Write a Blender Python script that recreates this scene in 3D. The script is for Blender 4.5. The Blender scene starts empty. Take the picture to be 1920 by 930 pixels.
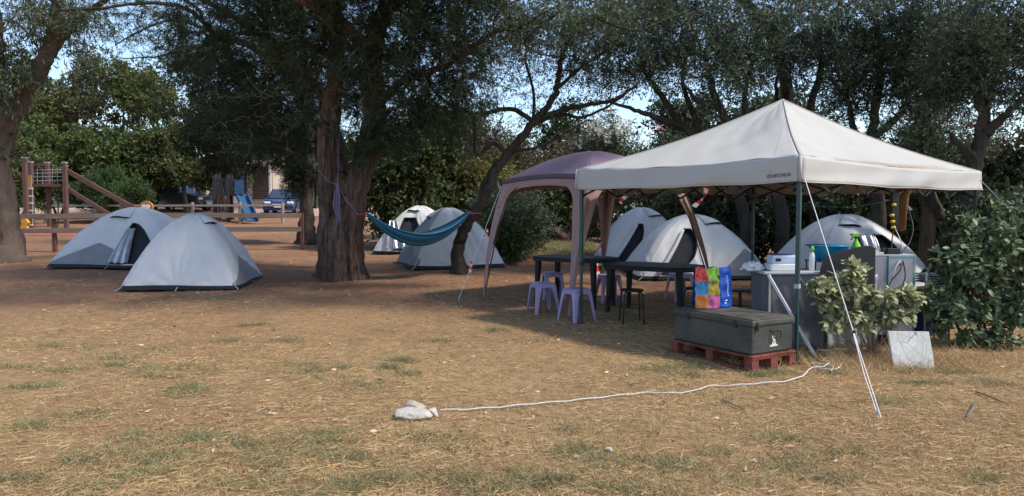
import bpy, bmesh, math, random
import numpy as np
from mathutils import Vector, Matrix, noise

SC = bpy.context.scene
COL = SC.collection
R = math.radians

# ------------------------------------------------------------------ camera, sky, sun, exposure
FPX = 1330.0                       # focal length in pixels of a 1920 px wide frame
PITCH = math.atan(65 / FPX)
CAMZ = 1.6
cam_d = bpy.data.cameras.new('camera')
cam_d.sensor_width = 36.0
cam_d.lens = FPX / 1920 * 36
cam_d.clip_start = 0.05
cam_d.clip_end = 2000
cam = bpy.data.objects.new('camera', cam_d)
COL.objects.link(cam)
cam.location = (0, 0, CAMZ)
cam.rotation_euler = (math.pi / 2 - PITCH, 0, 0)
SC.camera = cam

SUN = Vector((0.60, -0.16, 0.78)).normalized()      # direction towards the sun
w = bpy.data.worlds.new('World')
SC.world = w
w.use_nodes = True
nt = w.node_tree
sky = nt.nodes.new('ShaderNodeTexSky')
sky.sky_type = 'NISHITA'
sky.sun_disc = False
sky.sun_elevation = math.asin(SUN.z)
sky.sun_rotation = math.atan2(SUN.x, SUN.y)
sky.air_density = 1.0
sky.dust_density = 0.9
sky.ozone_density = 1.6
bg = nt.nodes['Background']
nt.links.new(sky.outputs[0], bg.inputs[0])
bg.inputs[1].default_value = 0.15
sun_d = bpy.data.lights.new('sun', 'SUN')
sun_d.energy = 2.65
sun_d.angle = R(5.0)
sun_d.color = (1.0, 0.92, 0.79)
sun = bpy.data.objects.new('sun', sun_d)
COL.objects.link(sun)
sun.rotation_euler = (-SUN).to_track_quat('-Z', 'Y').to_euler()
sun.location = SUN * 60
SC.view_settings.view_transform = 'Standard'
SC.view_settings.look = 'None'
SC.view_settings.gamma = 1
SC.view_settings.exposure = 0.84
SC.render.engine = 'CYCLES'
SC.cycles.use_denoising = True
SC.cycles.max_bounces = 6
SC.cycles.diffuse_bounces = 3
SC.cycles.transparent_max_bounces = 4

# ------------------------------------------------------------------ the lie of the land and measuring helpers
def gz(x, y):
    """height of the ground: level near the camera, rising gently to the back"""
    yy = y if y < 46 else 46 + (y - 46) * 0.15
    s = 0.034 * ((yy - 6) + math.sqrt((yy - 6) ** 2 + 4)) / 2
    b = 0.012 * math.sin(x * 1.7 + y * .6) * math.sin(y * 1.3 - x * .4) + 0.008 * math.sin(x * 4.1 - y * 2.2) * math.sin(y * 3.3)
    s += 0.062 * max(0, min(yy, 46 + .5) - 37.5) ** 1.0 * (1 if y > 37.5 else 0)
    return s + b

def ray(px, py):
    cx, cy = (px - 960) / FPX, (465 - py) / FPX
    c, s = math.cos(PITCH), math.sin(PITCH)
    return Vector((cx, c + s * cy, -s + c * cy))

def at(px, py, Y):
    d = ray(px, py)
    return Vector((0, 0, CAMZ)) + d * (Y / d.y)

def on(px, py):
    d = ray(px, py)
    lo, hi = 1.0, 120.0
    for _ in range(50):
        m = (lo + hi) / 2
        p = Vector((0, 0, CAMZ)) + d * (m / d.y)
        if p.z > gz(p.x, p.y):
            lo = m
        else:
            hi = m
    p = Vector((0, 0, CAMZ)) + d * (lo / d.y)
    p.z = gz(p.x, p.y)
    return p

def gp(x, y, dz=0.0):
    return Vector((x, y, gz(x, y) + dz))

# ------------------------------------------------------------------ materials
MATS = {}
def mat(name, col, rough=0.75, var=0.15, scale=6.0, bump=0.0, bscale=None, metal=0.0, trans=0.0, bdist=0.02,
        island=0.0, col2=None, spec=0.35, stretch=None, alpha=1.0, coat=0.0, transm=0.0):
    if name in MATS:
        return MATS[name]
    m = bpy.data.materials.new(name)
    m.use_nodes = True
    t = m.node_tree
    N, L = t.nodes, t.links
    p = N['Principled BSDF']
    p.inputs['Roughness'].default_value = rough
    p.inputs['Metallic'].default_value = metal
    p.inputs['Specular IOR Level'].default_value = spec
    p.inputs['Coat Weight'].default_value = coat
    p.inputs['Transmission Weight'].default_value = transm
    tc = N.new('ShaderNodeTexCoord')
    mp = N.new('ShaderNodeMapping')
    L.new(tc.outputs['Object'], mp.inputs[0])
    if stretch:
        mp.inputs['Scale'].default_value = stretch
    nz = N.new('ShaderNodeTexNoise')
    nz.inputs['Scale'].default_value = scale
    nz.inputs['Detail'].default_value = 6
    nz.inputs['Roughness'].default_value = 0.65
    L.new(mp.outputs[0], nz.inputs['Vector'])
    rp = N.new('ShaderNodeValToRGB')
    a, b = rp.color_ramp.elements
    a.position, b.position = 0.3, 0.7
    c2 = col2 if col2 else tuple(min(1, c * (1 + var)) for c in col)
    c1 = col if col2 else tuple(c * (1 - var) for c in col)
    a.color = (*c1, 1)
    b.color = (*c2, 1)
    L.new(nz.outputs['Fac'], rp.inputs[0])
    out_col = rp.outputs[0]
    if island:
        g = N.new('ShaderNodeNewGeometry')
        mr = N.new('ShaderNodeMapRange')
        mr.inputs[3].default_value = 1 - island
        mr.inputs[4].default_value = 1 + island
        L.new(g.outputs['Random Per Island'], mr.inputs[0])
        hs = N.new('ShaderNodeHueSaturation')
        L.new(out_col, hs.inputs['Color'])
        L.new(mr.outputs[0], hs.inputs['Value'])
        mr2 = N.new('ShaderNodeMapRange')
        mr2.inputs[3].default_value = 0.5 + 0.05 * island
        mr2.inputs[4].default_value = 0.5 - 0.07 * island
        L.new(g.outputs['Random Per Island'], mr2.inputs[0])
        L.new(mr2.outputs[0], hs.inputs['Hue'])
        out_col = hs.outputs[0]
    L.new(out_col, p.inputs['Base Color'])
    if bump:
        n2 = N.new('ShaderNodeTexNoise')
        n2.inputs['Scale'].default_value = bscale or scale * 4
        n2.inputs['Detail'].default_value = 5
        L.new(mp.outputs[0], n2.inputs['Vector'])
        bp = N.new('ShaderNodeBump')
        bp.inputs['Strength'].default_value = bump
        bp.inputs['Distance'].default_value = bdist
        L.new(n2.outputs['Fac'], bp.inputs['Height'])
        L.new(bp.outputs[0], p.inputs['Normal'])
    if trans:
        tr = N.new('ShaderNodeBsdfTranslucent')
        L.new(out_col, tr.inputs['Color'])
        mx = N.new('ShaderNodeMixShader')
        mx.inputs[0].default_value = trans
        L.new(p.outputs[0], mx.inputs[1])
        L.new(tr.outputs[0], mx.inputs[2])
        L.new(mx.outputs[0], N['Material Output'].inputs['Surface'])
    MATS[name] = m
    return m

# ------------------------------------------------------------------ mesh helpers
def np_mesh(name, V, F):
    """V (n,3), F (m,k) numpy arrays -> mesh"""
    V = np.asarray(V, np.float32)
    F = np.asarray(F, np.int32)
    me = bpy.data.meshes.new(name)
    me.vertices.add(len(V))
    me.vertices.foreach_set('co', V.ravel())
    k = F.shape[1]
    me.loops.add(F.size)
    me.loops.foreach_set('vertex_index', F.ravel())
    me.polygons.add(len(F))
    me.polygons.foreach_set('loop_start', np.arange(0, F.size, k, dtype=np.int32))
    me.polygons.foreach_set('loop_total', np.full(len(F), k, np.int32))
    me.update(calc_edges=True)
    return me

def tag(o, label=None, cat=None, group=None, kind=None):
    if label: o['label'] = label
    if cat: o['category'] = cat
    if group: o['group'] = group
    if kind: o['kind'] = kind
    return o

def thing(name, loc, label, cat, group=None, rz=0.0):
    o = bpy.data.objects.new(name, None)
    o.empty_display_size = 0.1
    COL.objects.link(o)
    o.location = loc
    o.rotation_euler = (0, 0, rz)
    return tag(o, label, cat, group)

def link_mesh(name, me, m, parent=None, smooth=False, kind=None):
    if m is not None and not me.materials:
        me.materials.append(m)
    o = bpy.data.objects.new(name, me)
    COL.objects.link(o)
    if parent is not None:
        o.parent = parent
    if smooth:
        me.polygons.foreach_set('use_smooth', np.ones(len(me.polygons), bool))
    if kind:
        o['kind'] = kind
    return o

def copy_tree(o, parent=None):
    c = o.copy()
    COL.objects.link(c)
    if parent is not None:
        c.parent = parent
    for ch in list(o.children):
        copy_tree(ch, c)
    return c

class MB:
    """collects shapes; build() links them as one mesh object. org is subtracted (parent's base)"""
    def __init__(self, org=None):
        self.v, self.f, self.mi = [], [], []
        self.org = Vector(org) if org is not None else Vector((0, 0, 0))
        self.cur = 0
    def add(self, vs, fs):
        b = len(self.v)
        self.v += [tuple(Vector(p) - self.org) for p in vs]
        self.f += [tuple(i + b for i in f) for f in fs]
        self.mi += [self.cur] * len(fs)
        return self
    def box(self, c, s, rot=None):
        c = Vector(c)
        vs = []
        for sx in (-.5, .5):
            for sy in (-.5, .5):
                for sz in (-.5, .5):
                    p = Vector((sx * s[0], sy * s[1], sz * s[2]))
                    if rot is not None:
                        p = rot @ p
                    vs.append(c + p)
        return self.add(vs, [(0, 1, 3, 2), (4, 6, 7, 5), (0, 4, 5, 1), (2, 3, 7, 6), (0, 2, 6, 4), (1, 5, 7, 3)])
    def bar(self, p0, p1, w, h=None, w1=None, h1=None, up=(0, 0, 1)):
        p0, p1 = Vector(p0), Vector(p1)
        h = w if h is None else h
        w1 = w if w1 is None else w1
        h1 = h if h1 is None else h1
        d = (p1 - p0).normalized()
        u = Vector(up)
        if abs(d.dot(u)) > .98:
            u = Vector((0, 1, 0))
        s = d.cross(u).normalized()
        t = s.cross(d)
        vs = []
        for p, ww, hh in ((p0, w, h), (p1, w1, h1)):
            for a, b in ((-1, -1), (1, -1), (1, 1), (-1, 1)):
                vs.append(p + s * a * ww / 2 + t * b * hh / 2)
        return self.add(vs, [(3, 2, 1, 0), (4, 5, 6, 7), (0, 1, 5, 4), (1, 2, 6, 5), (2, 3, 7, 6), (3, 0, 4, 7)])
    def tube(self, pts, rad, n=8, cap=True, flute=None):
        pts = [Vector(p) for p in pts]
        if not hasattr(rad, '__len__'):
            rad = [rad] * len(pts)
        vs, fs = [], []
        ref = Vector((0.3, 1, 0.1)).normalized()
        for i, p in enumerate(pts):
            d = (pts[min(i + 1, len(pts) - 1)] - pts[max(i - 1, 0)])
            if d.length < 1e-9: d = Vector((0, 0, 1))
            d.normalize()
            s = (ref - d * ref.dot(d))
            if s.length < 1e-4: s = d.orthogonal()
            s.normalize()
            ref = s
            t = d.cross(s)
            for k in range(n):
                a = 2 * math.pi * k / n
                r = rad[i]
                if flute: r *= flute(a, i / max(1, len(pts) - 1), p)
                vs.append(p + (s * math.cos(a) + t * math.sin(a)) * r)
        m = len(pts)
        for i in range(m - 1):
            for k in range(n):
                k2 = (k + 1) % n
                fs.append((i * n + k, i * n + k2, (i + 1) * n + k2, (i + 1) * n + k))
        if cap:
            fs.append(tuple(range(n - 1, -1, -1)))
            fs.append(tuple((m - 1) * n + k for k in range(n)))
        return self.add(vs, fs)
    def lathe(self, prof, c=(0, 0, 0), n=20, sx=1.0, sy=1.0):
        """prof: list of (r, z)"""
        c = Vector(c)
        vs, fs = [], []
        for r, z in prof:
            for k in range(n):
                a = 2 * math.pi * k / n
                vs.append(c + Vector((r * sx * math.cos(a), r * sy * math.sin(a), z)))
        for i in range(len(prof) - 1):
            for k in range(n):
                k2 = (k + 1) % n
                fs.append((i * n + k, i * n + k2, (i + 1) * n + k2, (i + 1) * n + k))
        fs.append(tuple(range(n - 1, -1, -1)))
        fs.append(tuple((len(prof) - 1) * n + k for k in range(n)))
        return self.add(vs, fs)
    def grid(self, fn, nu, nv):
        vs = [fn(i / nu, j / nv) for i in range(nu + 1) for j in range(nv + 1)]
        fs = [(i * (nv + 1) + j, (i + 1) * (nv + 1) + j, (i + 1) * (nv + 1) + j + 1, i * (nv + 1) + j + 1)
              for i in range(nu) for j in range(nv)]
        return self.add(vs, fs)
    def prism(self, poly, f0, f1):
        """poly: 2-D outline; f0/f1 map (u,v) to the two faces"""
        n = len(poly)
        vs = [f0(*p) for p in poly] + [f1(*p) for p in poly]
        fs = [tuple(range(n)), tuple(range(2 * n - 1, n - 1, -1))]
        fs += [(i, n + i, n + (i + 1) % n, (i + 1) % n) for i in range(n)]
        return self.add(vs, fs)
    def build(self, name, m, parent=None, smooth=False, kind=None, bevel=0.0, thick=0.0, auto=None):
        me = bpy.data.meshes.new(name)
        me.from_pydata(self.v, [], self.f)
        ms = m if isinstance(m, (list, tuple)) else [m]
        for x in ms:
            me.materials.append(x)
        if len(ms) > 1:
            me.polygons.foreach_set('material_index', np.array(self.mi, np.int32))
        me.update()
        o = bpy.data.objects.new(name, me)
        COL.objects.link(o)
        if parent is not None:
            o.parent = parent
        if smooth:
            me.polygons.foreach_set('use_smooth', np.ones(len(me.polygons), bool))
        if auto:
            me.set_sharp_from_angle(angle=R(auto))
        if kind:
            o['kind'] = kind
        if thick:
            md = o.modifiers.new('thickness', 'SOLIDIFY')
            md.thickness = thick
            md.offset = -1
        if bevel:
            md = o.modifiers.new('bevel', 'BEVEL')
            md.width = bevel
            md.segments = 2
            md.limit_method = 'ANGLE'
            md.harden_normals = False
        return o

def smooth_path(pts, k=6):
    """Catmull-Rom through pts (Vectors)"""
    P = [Vector(p) for p in pts]
    if len(P) < 3:
        return [P[0].lerp(P[-1], i / k) for i in range(k + 1)]
    P = [P[0] * 2 - P[1]] + P + [P[-1] * 2 - P[-2]]
    out = []
    for i in range(1, len(P) - 2):
        a, b, c, d = P[i - 1:i + 3]
        for j in range(k):
            t = j / k
            out.append(0.5 * ((2 * b) + (c - a) * t + (2 * a - 5 * b + 4 * c - d) * t * t + (3 * b - a - 3 * c + d) * t ** 3))
    out.append(P[-2])
    return out

def text_mesh(s, size, depth=0.001, shear=0.0, space=1.0, bold=0.0):
    cu = bpy.data.curves.new('lettering', 'FONT')
    cu.body = s
    cu.size = size
    cu.shear = shear
    cu.extrude = depth
    cu.offset = bold
    cu.space_character = space
    cu.align_x = 'CENTER'
    cu.align_y = 'CENTER'
    o = bpy.data.objects.new('lettering', cu)
    COL.objects.link(o)
    dg = bpy.context.evaluated_depsgraph_get()
    me = bpy.data.meshes.new_from_object(o.evaluated_get(dg))
    bpy.data.objects.remove(o)
    bpy.data.curves.remove(cu)
    me.materials.clear()
    return me

# ------------------------------------------------------------------ foliage helpers
def unit(a):
    return a / (np.linalg.norm(a, axis=-1, keepdims=True) + 1e-9)

def leaf_arrays(P, D, L, W, rng, kind='quad'):
    n = len(P)
    L = L * rng.uniform(.65, 1.25, (n, 1))
    W = W * rng.uniform(.7, 1.2, (n, 1))
    S = unit(np.cross(D, rng.normal(size=(n, 3))))
    if kind == 'tri':
        V = np.stack([P - S * W / 2, P + S * W / 2, P + D * L], 1).reshape(-1, 3)
        return V, np.arange(3 * n).reshape(n, 3)
    Nn = np.cross(D, S)
    c = P + D * L * .45 + Nn * W * .18
    V = np.stack([P, c + S * W / 2, P + D * L, c - S * W / 2], 1).reshape(-1, 3)
    return V, np.arange(4 * n).reshape(n, 4)

LEAF = {
    'cypress': dict(L=.11, W=.013, kind='tri', sprays=10, per=24, slen=.34, spread=.14, lift=-.25, ang=.55),
    'olive':   dict(L=.095, W=.022, kind='quad', sprays=9, per=11, slen=.34, spread=.16, lift=.05, ang=.8),
    'broad':   dict(L=.11, W=.055, kind='quad', sprays=8, per=9, slen=.3, spread=.16, lift=.1, ang=1.0),
    'willow':  dict(L=.19, W=.03, kind='quad', sprays=7, per=9, slen=.5, spread=.2, lift=-.7, ang=.5),
    'far':     dict(L=.30, W=.13, kind='quad', sprays=7, per=9, slen=.55, spread=.3, lift=.15, ang=1.0),
    'farpine': dict(L=.34, W=.05, kind='quad', sprays=9, per=10, slen=.4, spread=.25, lift=.4, ang=1.1),
}

def grow(stem_pts, stem_rad, blobs, rng, rmax=.03, jit=.12):
    """join random points of the crown blobs to the nearest wood; returns twig polylines"""
    nodes = [np.array(p) for p in stem_pts]
    nrad = list(stem_rad)
    A = []
    for c, r, n in blobs:
        q = unit(rng.normal(size=(n, 3))) * (rng.uniform(0, 1, (n, 1)) ** (1 / 2.2))
        A.append(np.array(c) + q * np.array(r))
    A = np.concatenate(A)
    S = np.array(nodes)
    d0 = np.array([np.min(np.linalg.norm(S - a, axis=1)) for a in A])
    A = A[np.argsort(d0)]
    tw = []
    buf = np.zeros((len(nodes) + 3 * len(A) + 8, 3))
    nn = len(nodes)
    buf[:nn] = S
    for a in A:
        d = np.linalg.norm(buf[:nn] - a, axis=1)
        # prefer wood that lies a little lower than the goal
        d = d + 0.35 * np.maximum(0, buf[:nn, 2] - a[2])
        i = int(np.argmin(d))
        s = buf[i].copy()
        ln = np.linalg.norm(a - s)
        k = 4
        pts = [s]
        for j in range(1, k + 1):
            t = j / k
            p = s + (a - s) * t + rng.normal(size=3) * jit * ln * (0.6 if j < k else 0.2)
            p[2] += 0.10 * ln * math.sin(math.pi * t)
            pts.append(p)
        r0 = min(nrad[i] * .6, rmax)
        r0 = max(r0, .006)
        tw.append((np.array(pts), r0))
        for j in (2, 3, 4):
            buf[nn] = pts[j]
            nn += 1
            nrad.append(max(.004, r0 * (1 - .2 * j)))
    return tw

def twig_mesh(tw, n=4):
    V, F = [], []
    b = 0
    for pts, r0 in tw:
        m = len(pts)
        d = unit(pts[-1] - pts[0])
        s = unit(np.cross(d, [0.31, 0.55, 0.77]))
        t = np.cross(d, s)
        for i in range(m):
            r = r0 * (1 - .78 * i / (m - 1))
            for k in range(n):
                a = 2 * math.pi * k / n
                V.append(pts[i] + (s * math.cos(a) + t * math.sin(a)) * r)
        for i in range(m - 1):
            for k in range(n):
                k2 = (k + 1) % n
                F.append((b + i * n + k, b + i * n + k2, b + (i + 1) * n + k2, b + (i + 1) * n + k))
        b += m * n
    return np.array(V), np.array(F)

def foliage(tw, spec, rng, scale=1.0, dens=1.0):
    s = LEAF[spec]
    P3 = np.stack([p for p, r in tw])                     # T,5,3
    T = len(P3)
    ns = max(1, int(round(s['sprays'] * dens)))
    idx = np.repeat(np.arange(T), ns)
    u = rng.uniform(.25, 1.0, len(idx)) * 4
    i0 = np.minimum(u.astype(int), 3)
    fr = (u - i0)[:, None]
    O = P3[idx, i0] * (1 - fr) + P3[idx, i0 + 1] * fr
    O = O + rng.normal(size=O.shape) * s['spread'] * scale * .5
    td = unit(P3[:, 4] - P3[:, 0])[idx]
    D = unit(td * .6 + rng.normal(size=O.shape) * .75 + np.array([0, 0, s['lift']]))
    m = s['per']
    id2 = np.repeat(np.arange(len(O)), m)
    t = rng.uniform(0, 1, len(id2))[:, None]
    LP = O[id2] + D[id2] * t * s['slen'] * scale
    if s['lift'] < -.3:
        LP[:, 2] -= (t[:, 0] ** 2) * .12 * scale
    LD = unit(D[id2] + rng.normal(size=LP.shape) * s['ang'] + np.array([0, 0, s['lift'] * .6]))
    return leaf_arrays(LP, LD, s['L'] * scale, s['W'] * scale, rng, s['kind'])

def tree(name, label, cat, base, stems, blobs, bark, leafm, spec, seed, group=None, lscale=1.0, dens=1.0,
         rmax=.035, flute=True, fa=1.0, nseg=12, twigm=None, jit=.12, crown_name='crown', bare=None, barem=None):
    """stems: list of (points, r0, r1); blobs: list of (centre, radii, number of twigs)"""
    rng = np.random.default_rng(seed)
    base = Vector(base)
    root = thing(name, base, label, cat, group)
    sp, sr = [], []
    for i, (pts, r0, r1) in enumerate(stems):
        P = smooth_path(pts, 7)
        n = len(P)
        for j, p in enumerate(P):
            if 0 < j:
                p += Vector(rng.normal(size=3)) * min(r0 * .10, .018)
        rad = [r0 + (r1 - r0) * (j / (n - 1)) ** .8 for j in range(n)]
        if i == 0 or pts[0][2] <= base.z + .1:
            rad = [r_ * (1 + .6 * math.exp(-max(0, p.z - base.z) / (r0 * 1.1))) for r_, p in zip(rad, P)]
        ph = rng.uniform(0, 6)
        fl = (lambda a, t, p, ph=ph: 1 + fa * (.13 * math.sin(3 * a + ph + p.z * 1.1) + .09 * math.sin(7 * a - p.z * 1.6 + ph) + .05 * math.sin(13 * a + p.z * 3) + .04 * math.sin(23 * a - p.z * 4))) if flute else None
        MB(base).tube(P, rad, nseg, flute=fl).build('trunk' if i == 0 else 'limb', bark, root, smooth=True)
        for j, p in enumerate(P):
            if j > n * .35 or i > 0:
                sp.append(np.array(p)); sr.append(rad[j])
    if not sp:
        sp = [np.array(base)]; sr = [.03]
    tw = grow(sp, sr, blobs, rng, rmax, jit)
    V, F = twig_mesh(tw)
    link_mesh('twigs', np_mesh('twigs', V - np.array(base), F), twigm or bark, root, True, 'stuff')
    if bare:
        tb_ = grow(sp, sr, bare, rng, .014, .22)
        V, F = twig_mesh(tb_)
        link_mesh('dead_twigs', np_mesh('dead_twigs', V - np.array(base), F), barem, root, True, 'stuff')
    if dens > 0:
        V, F = foliage(tw, spec, rng, lscale, dens)
        link_mesh(crown_name, np_mesh(crown_name, V - np.array(base), F), leafm, root, False, 'stuff')
    return root
# ================================================================== the ground
def ground_material():
    m = bpy.data.materials.new('dry_ground')
    m.use_nodes = True
    t = m.node_tree
    N, L = t.nodes, t.links
    p = N['Principled BSDF']
    p.inputs['Roughness'].default_value = .95
    p.inputs['Specular IOR Level'].default_value = .1
    tc = N.new('ShaderNodeTexCoord')
    def noise_node(sc, det=8, ro=.65, st=None):
        n = N.new('ShaderNodeTexNoise')
        n.inputs['Scale'].default_value = sc
        n.inputs['Detail'].default_value = det
        n.inputs['Roughness'].default_value = ro
        if st:
            mp = N.new('ShaderNodeMapping')
            mp.inputs['Scale'].default_value = st
            L.new(tc.outputs['Object'], mp.inputs[0])
            L.new(mp.outputs[0], n.inputs['Vector'])
        else:
            L.new(tc.outputs['Object'], n.inputs['Vector'])
        return n
    def ramp(src, stops):
        r = N.new('ShaderNodeValToRGB')
        e = r.color_ramp.elements
        while len(e) < len(stops): e.new(.5)
        for q, (pos, c) in zip(e, stops):
            q.position = pos; q.color = (*c, 1)
        L.new(src, r.inputs[0])
        return r
    def mix(a, b, f):
        x = N.new('ShaderNodeMix'); x.data_type = 'RGBA'
        L.new(f, x.inputs['Factor']); L.new(a, x.inputs['A']); L.new(b, x.inputs['B'])
        return x.outputs['Result']
    straw = ramp(noise_node(9, 10, .75).outputs['Fac'], [(.28, (.21, .128, .062)), (.5, (.385, .262, .132)), (.72, (.52, .38, .21))])
    soil = ramp(noise_node(5, 8, .7).outputs['Fac'], [(.3, (.17, .088, .054)), (.7, (.34, .19, .118))])
    big = ramp(noise_node(.45, 5, .6).outputs['Fac'], [(.36, (0, 0, 0)), (.64, (1, 1, 1))])
    # bare worn soil where people walk and under the trees: farther from the open meadow
    sx = N.new('ShaderNodeSeparateXYZ')
    L.new(tc.outputs['Object'], sx.inputs[0])
    mr = N.new('ShaderNodeMapRange')
    mr.inputs[1].default_value = 7.5; mr.inputs[2].default_value = 12.5
    mr.inputs[3].default_value = .22; mr.inputs[4].default_value = .95
    L.new(sx.outputs['Y'], mr.inputs[0])
    ml = N.new('ShaderNodeMath'); ml.operation = 'MULTIPLY_ADD'
    L.new(big.outputs[0], ml.inputs[0]); ml.inputs[1].default_value = .5
    ad = N.new('ShaderNodeMath'); ad.operation = 'SUBTRACT'
    L.new(mr.outputs[0], ad.inputs[0]); ad.inputs[1].default_value = .25
    L.new(ad.outputs[0], ml.inputs[2]); ml.use_clamp = True
    base = mix(straw.outputs[0], soil.outputs[0], ml.outputs[0])
    gr = ramp(noise_node(1.1, 6, .7).outputs['Fac'], [(.56, (0, 0, 0)), (.74, (.55, .55, .55))])
    grc = ramp(noise_node(14, 6, .7).outputs['Fac'], [(.3, (.10, .10, .05)), (.7, (.23, .21, .11))])
    base = mix(base, grc.outputs[0], gr.outputs[0])
    fine = ramp(noise_node(70, 4, .8, (1, .55, 1)).outputs['Fac'], [(.3, (.62, .62, .62)), (.7, (1.25, 1.22, 1.18))])
    mu = N.new('ShaderNodeMix'); mu.data_type = 'RGBA'; mu.blend_type = 'MULTIPLY'
    mu.inputs['Factor'].default_value = 1
    L.new(base, mu.inputs['A']); L.new(fine.outputs[0], mu.inputs['B'])
    L.new(mu.outputs['Result'], p.inputs['Base Color'])
    b = N.new('ShaderNodeBump')
    b.inputs['Strength'].default_value = .9; b.inputs['Distance'].default_value = .03
    L.new(noise_node(38, 8, .8).outputs['Fac'], b.inputs['Height'])
    L.new(b.outputs[0], p.inputs['Normal'])
    return m

xs = np.concatenate([-np.geomspace(14, 220, 40)[::-1], np.linspace(-13.8, 13.8, 230), np.geomspace(14, 220, 40)])
ys = np.concatenate([np.linspace(-30, 2, 20), np.linspace(2.2, 20, 190), np.linspace(20.4, 60, 60), np.geomspace(62, 400, 25)])
V = np.array([(x, y, gz(x, y)) for x in xs for y in ys])
ny = len(ys)
I = np.arange(len(xs) - 1)[:, None] * ny + np.arange(ny - 1)[None, :]
F = np.stack([I, I + ny, I + ny + 1, I + 1], -1).reshape(-1, 4)
g = link_mesh('ground', np_mesh('ground', V, F), ground_material(), None, True, 'structure')

# straw litter and dry blades lying on the ground
rng = np.random.default_rng(5)
def gz_np(x, y):
    yy = np.where(y < 46, y, 46 + (y - 46) * .15)
    s = 0.034 * ((yy - 6) + np.sqrt((yy - 6) ** 2 + 4)) / 2
    s = s + 0.062 * np.maximum(0, np.minimum(yy, 46.5) - 37.5)
    return s + 0.012 * np.sin(x * 1.7 + y * .6) * np.sin(y * 1.3 - x * .4) + 0.008 * np.sin(x * 4.1 - y * 2.2) * np.sin(y * 3.3)
def scatter(n, y0, y1, pw=1.6):
    u = rng.uniform(0, 1, n)
    y = y0 + (y1 - y0) * u ** pw
    x = rng.uniform(-.78, .78, n) * (y + .6)
    return x, y
def clump_field(x, y, sc, seed):
    """smooth 0..1 field for patchy growth"""
    r = np.random.default_rng(seed)
    f = np.zeros_like(x)
    for k in range(7):
        a = r.uniform(0, 6.28); w = sc * r.uniform(.5, 1.9)
        f += np.sin((x * math.cos(a) + y * math.sin(a)) * w + r.uniform(0, 6))
    return f / 7
n = 150000
x, y = scatter(n, 3.3, 17)
keep = (clump_field(x, y, 2.0, 3) + rng.uniform(-.8, .8, n) + np.clip((x - 1) * .05, -.2, .25)) > np.clip((y - 9) * .12, -.25, .75)
x, y = x[keep], y[keep]
n = len(x)
az = rng.uniform(0, 6.28, n)
D = np.stack([np.cos(az), np.sin(az), rng.uniform(-.02, .22, n)], 1)
V, F = leaf_arrays(np.stack([x, y, gz_np(x, y) + .004 + rng.uniform(0, .012, n)], 1), unit(D), (.07 + .07 * rng.uniform(0, 1, (n, 1)) ** 3), .005, rng, 'tri')
link_mesh('dry_straw', np_mesh('dry_straw', V, F), mat('straw', (.48, .34, .165), .8, .25, 2, island=.32, trans=.15), None, False)
tag(bpy.data.objects['dry_straw'], 'golden dry straw and cut blades lying all over the ground', 'straw', kind='stuff')

# upright short dry grass
n = 70000
x, y = scatter(n, 3.4, 16)
keep = clump_field(x, y, 3.2, 8) + rng.uniform(-.5, .5, n) > np.clip((y - 9) * .08, -.1, .5) + .05
x, y = x[keep], y[keep]; n = len(x)
az = rng.uniform(0, 6.28, n)
D = unit(np.stack([np.cos(az) * .8, np.sin(az) * .8, rng.uniform(.3, 1.1, n)], 1))
V, F = leaf_arrays(np.stack([x, y, gz_np(x, y) - .004], 1), D, .06, .0045, rng, 'tri')
link_mesh('dry_grass', np_mesh('dry_grass', V, F), mat('dry_blades', (.44, .335, .165), .8, .3, 2, island=.35, trans=.2), None, False)
tag(bpy.data.objects['dry_grass'], 'short upright tan grass stubble across the meadow', 'grass', kind='stuff')

# green tufts where the meadow still grows
PATCH = [(80,725),(45,727),(120,695),(210,672),(175,650),(270,695),(290,707),(350,727),(358,736),(380,697),(330,690),(225,685),
 (300,655),(560,685),(610,710),(590,695),(760,680),(770,702),(750,675),(680,725),(370,818),(355,824),(385,826),(250,820),(155,862),
 (245,845),(290,870),(265,890),(320,855),(170,920),(20,900),(470,835),(480,860),(520,880),(525,900),(610,830),(600,815),(560,845),
 (730,690),(620,855),(670,862),(800,820),(850,840),(690,905),(740,900),(830,895),(920,910),(870,900),(650,920),(1060,805),(1075,850),
 (1095,845),(1130,880),(1160,865),(1040,900),(1010,910),(980,890),(1220,925),(1260,870),(1290,880),(1470,880),(1460,825),(1500,860),
 (1600,850),(1240,690),(1190,690),(1250,697),(1300,690),(1660,755),(1720,720),(1850,900),(1420,705),(1455,700),(1300,705),(1560,700),
 (1090,620),(1180,615),(1000,640),(930,620),(540,640),(430,640),(480,610),(1700,700),(1800,700),(1860,720),(820,640),(100,650),(30,690),
 (560,700),(640,690),(160,780),(60,800),(440,915),(1560,900),(1350,850),(1400,910),(1130,915),(575,925),(905,925)]
PX, PY, PD = [], [], []
for (px, py) in PATCH:
    c = on(px, py)
    k = int(rng.integers(110, 280))
    sx, sy = rng.uniform(.06, .17), rng.uniform(.035, .09)
    PX.append(c.x + rng.normal(size=k) * sx); PY.append(c.y + rng.normal(size=k) * sy); PD.append(np.full(k, 1.0))
x = np.concatenate(PX); y = np.concatenate(PY)
xb, yb = scatter(16000, 3.4, 12)
kb = clump_field(xb, yb, 2.4, 21) + rng.uniform(-.25, .25, len(xb)) > .36
x = np.concatenate([x, xb[kb]]); y = np.concatenate([y, yb[kb]])
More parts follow.
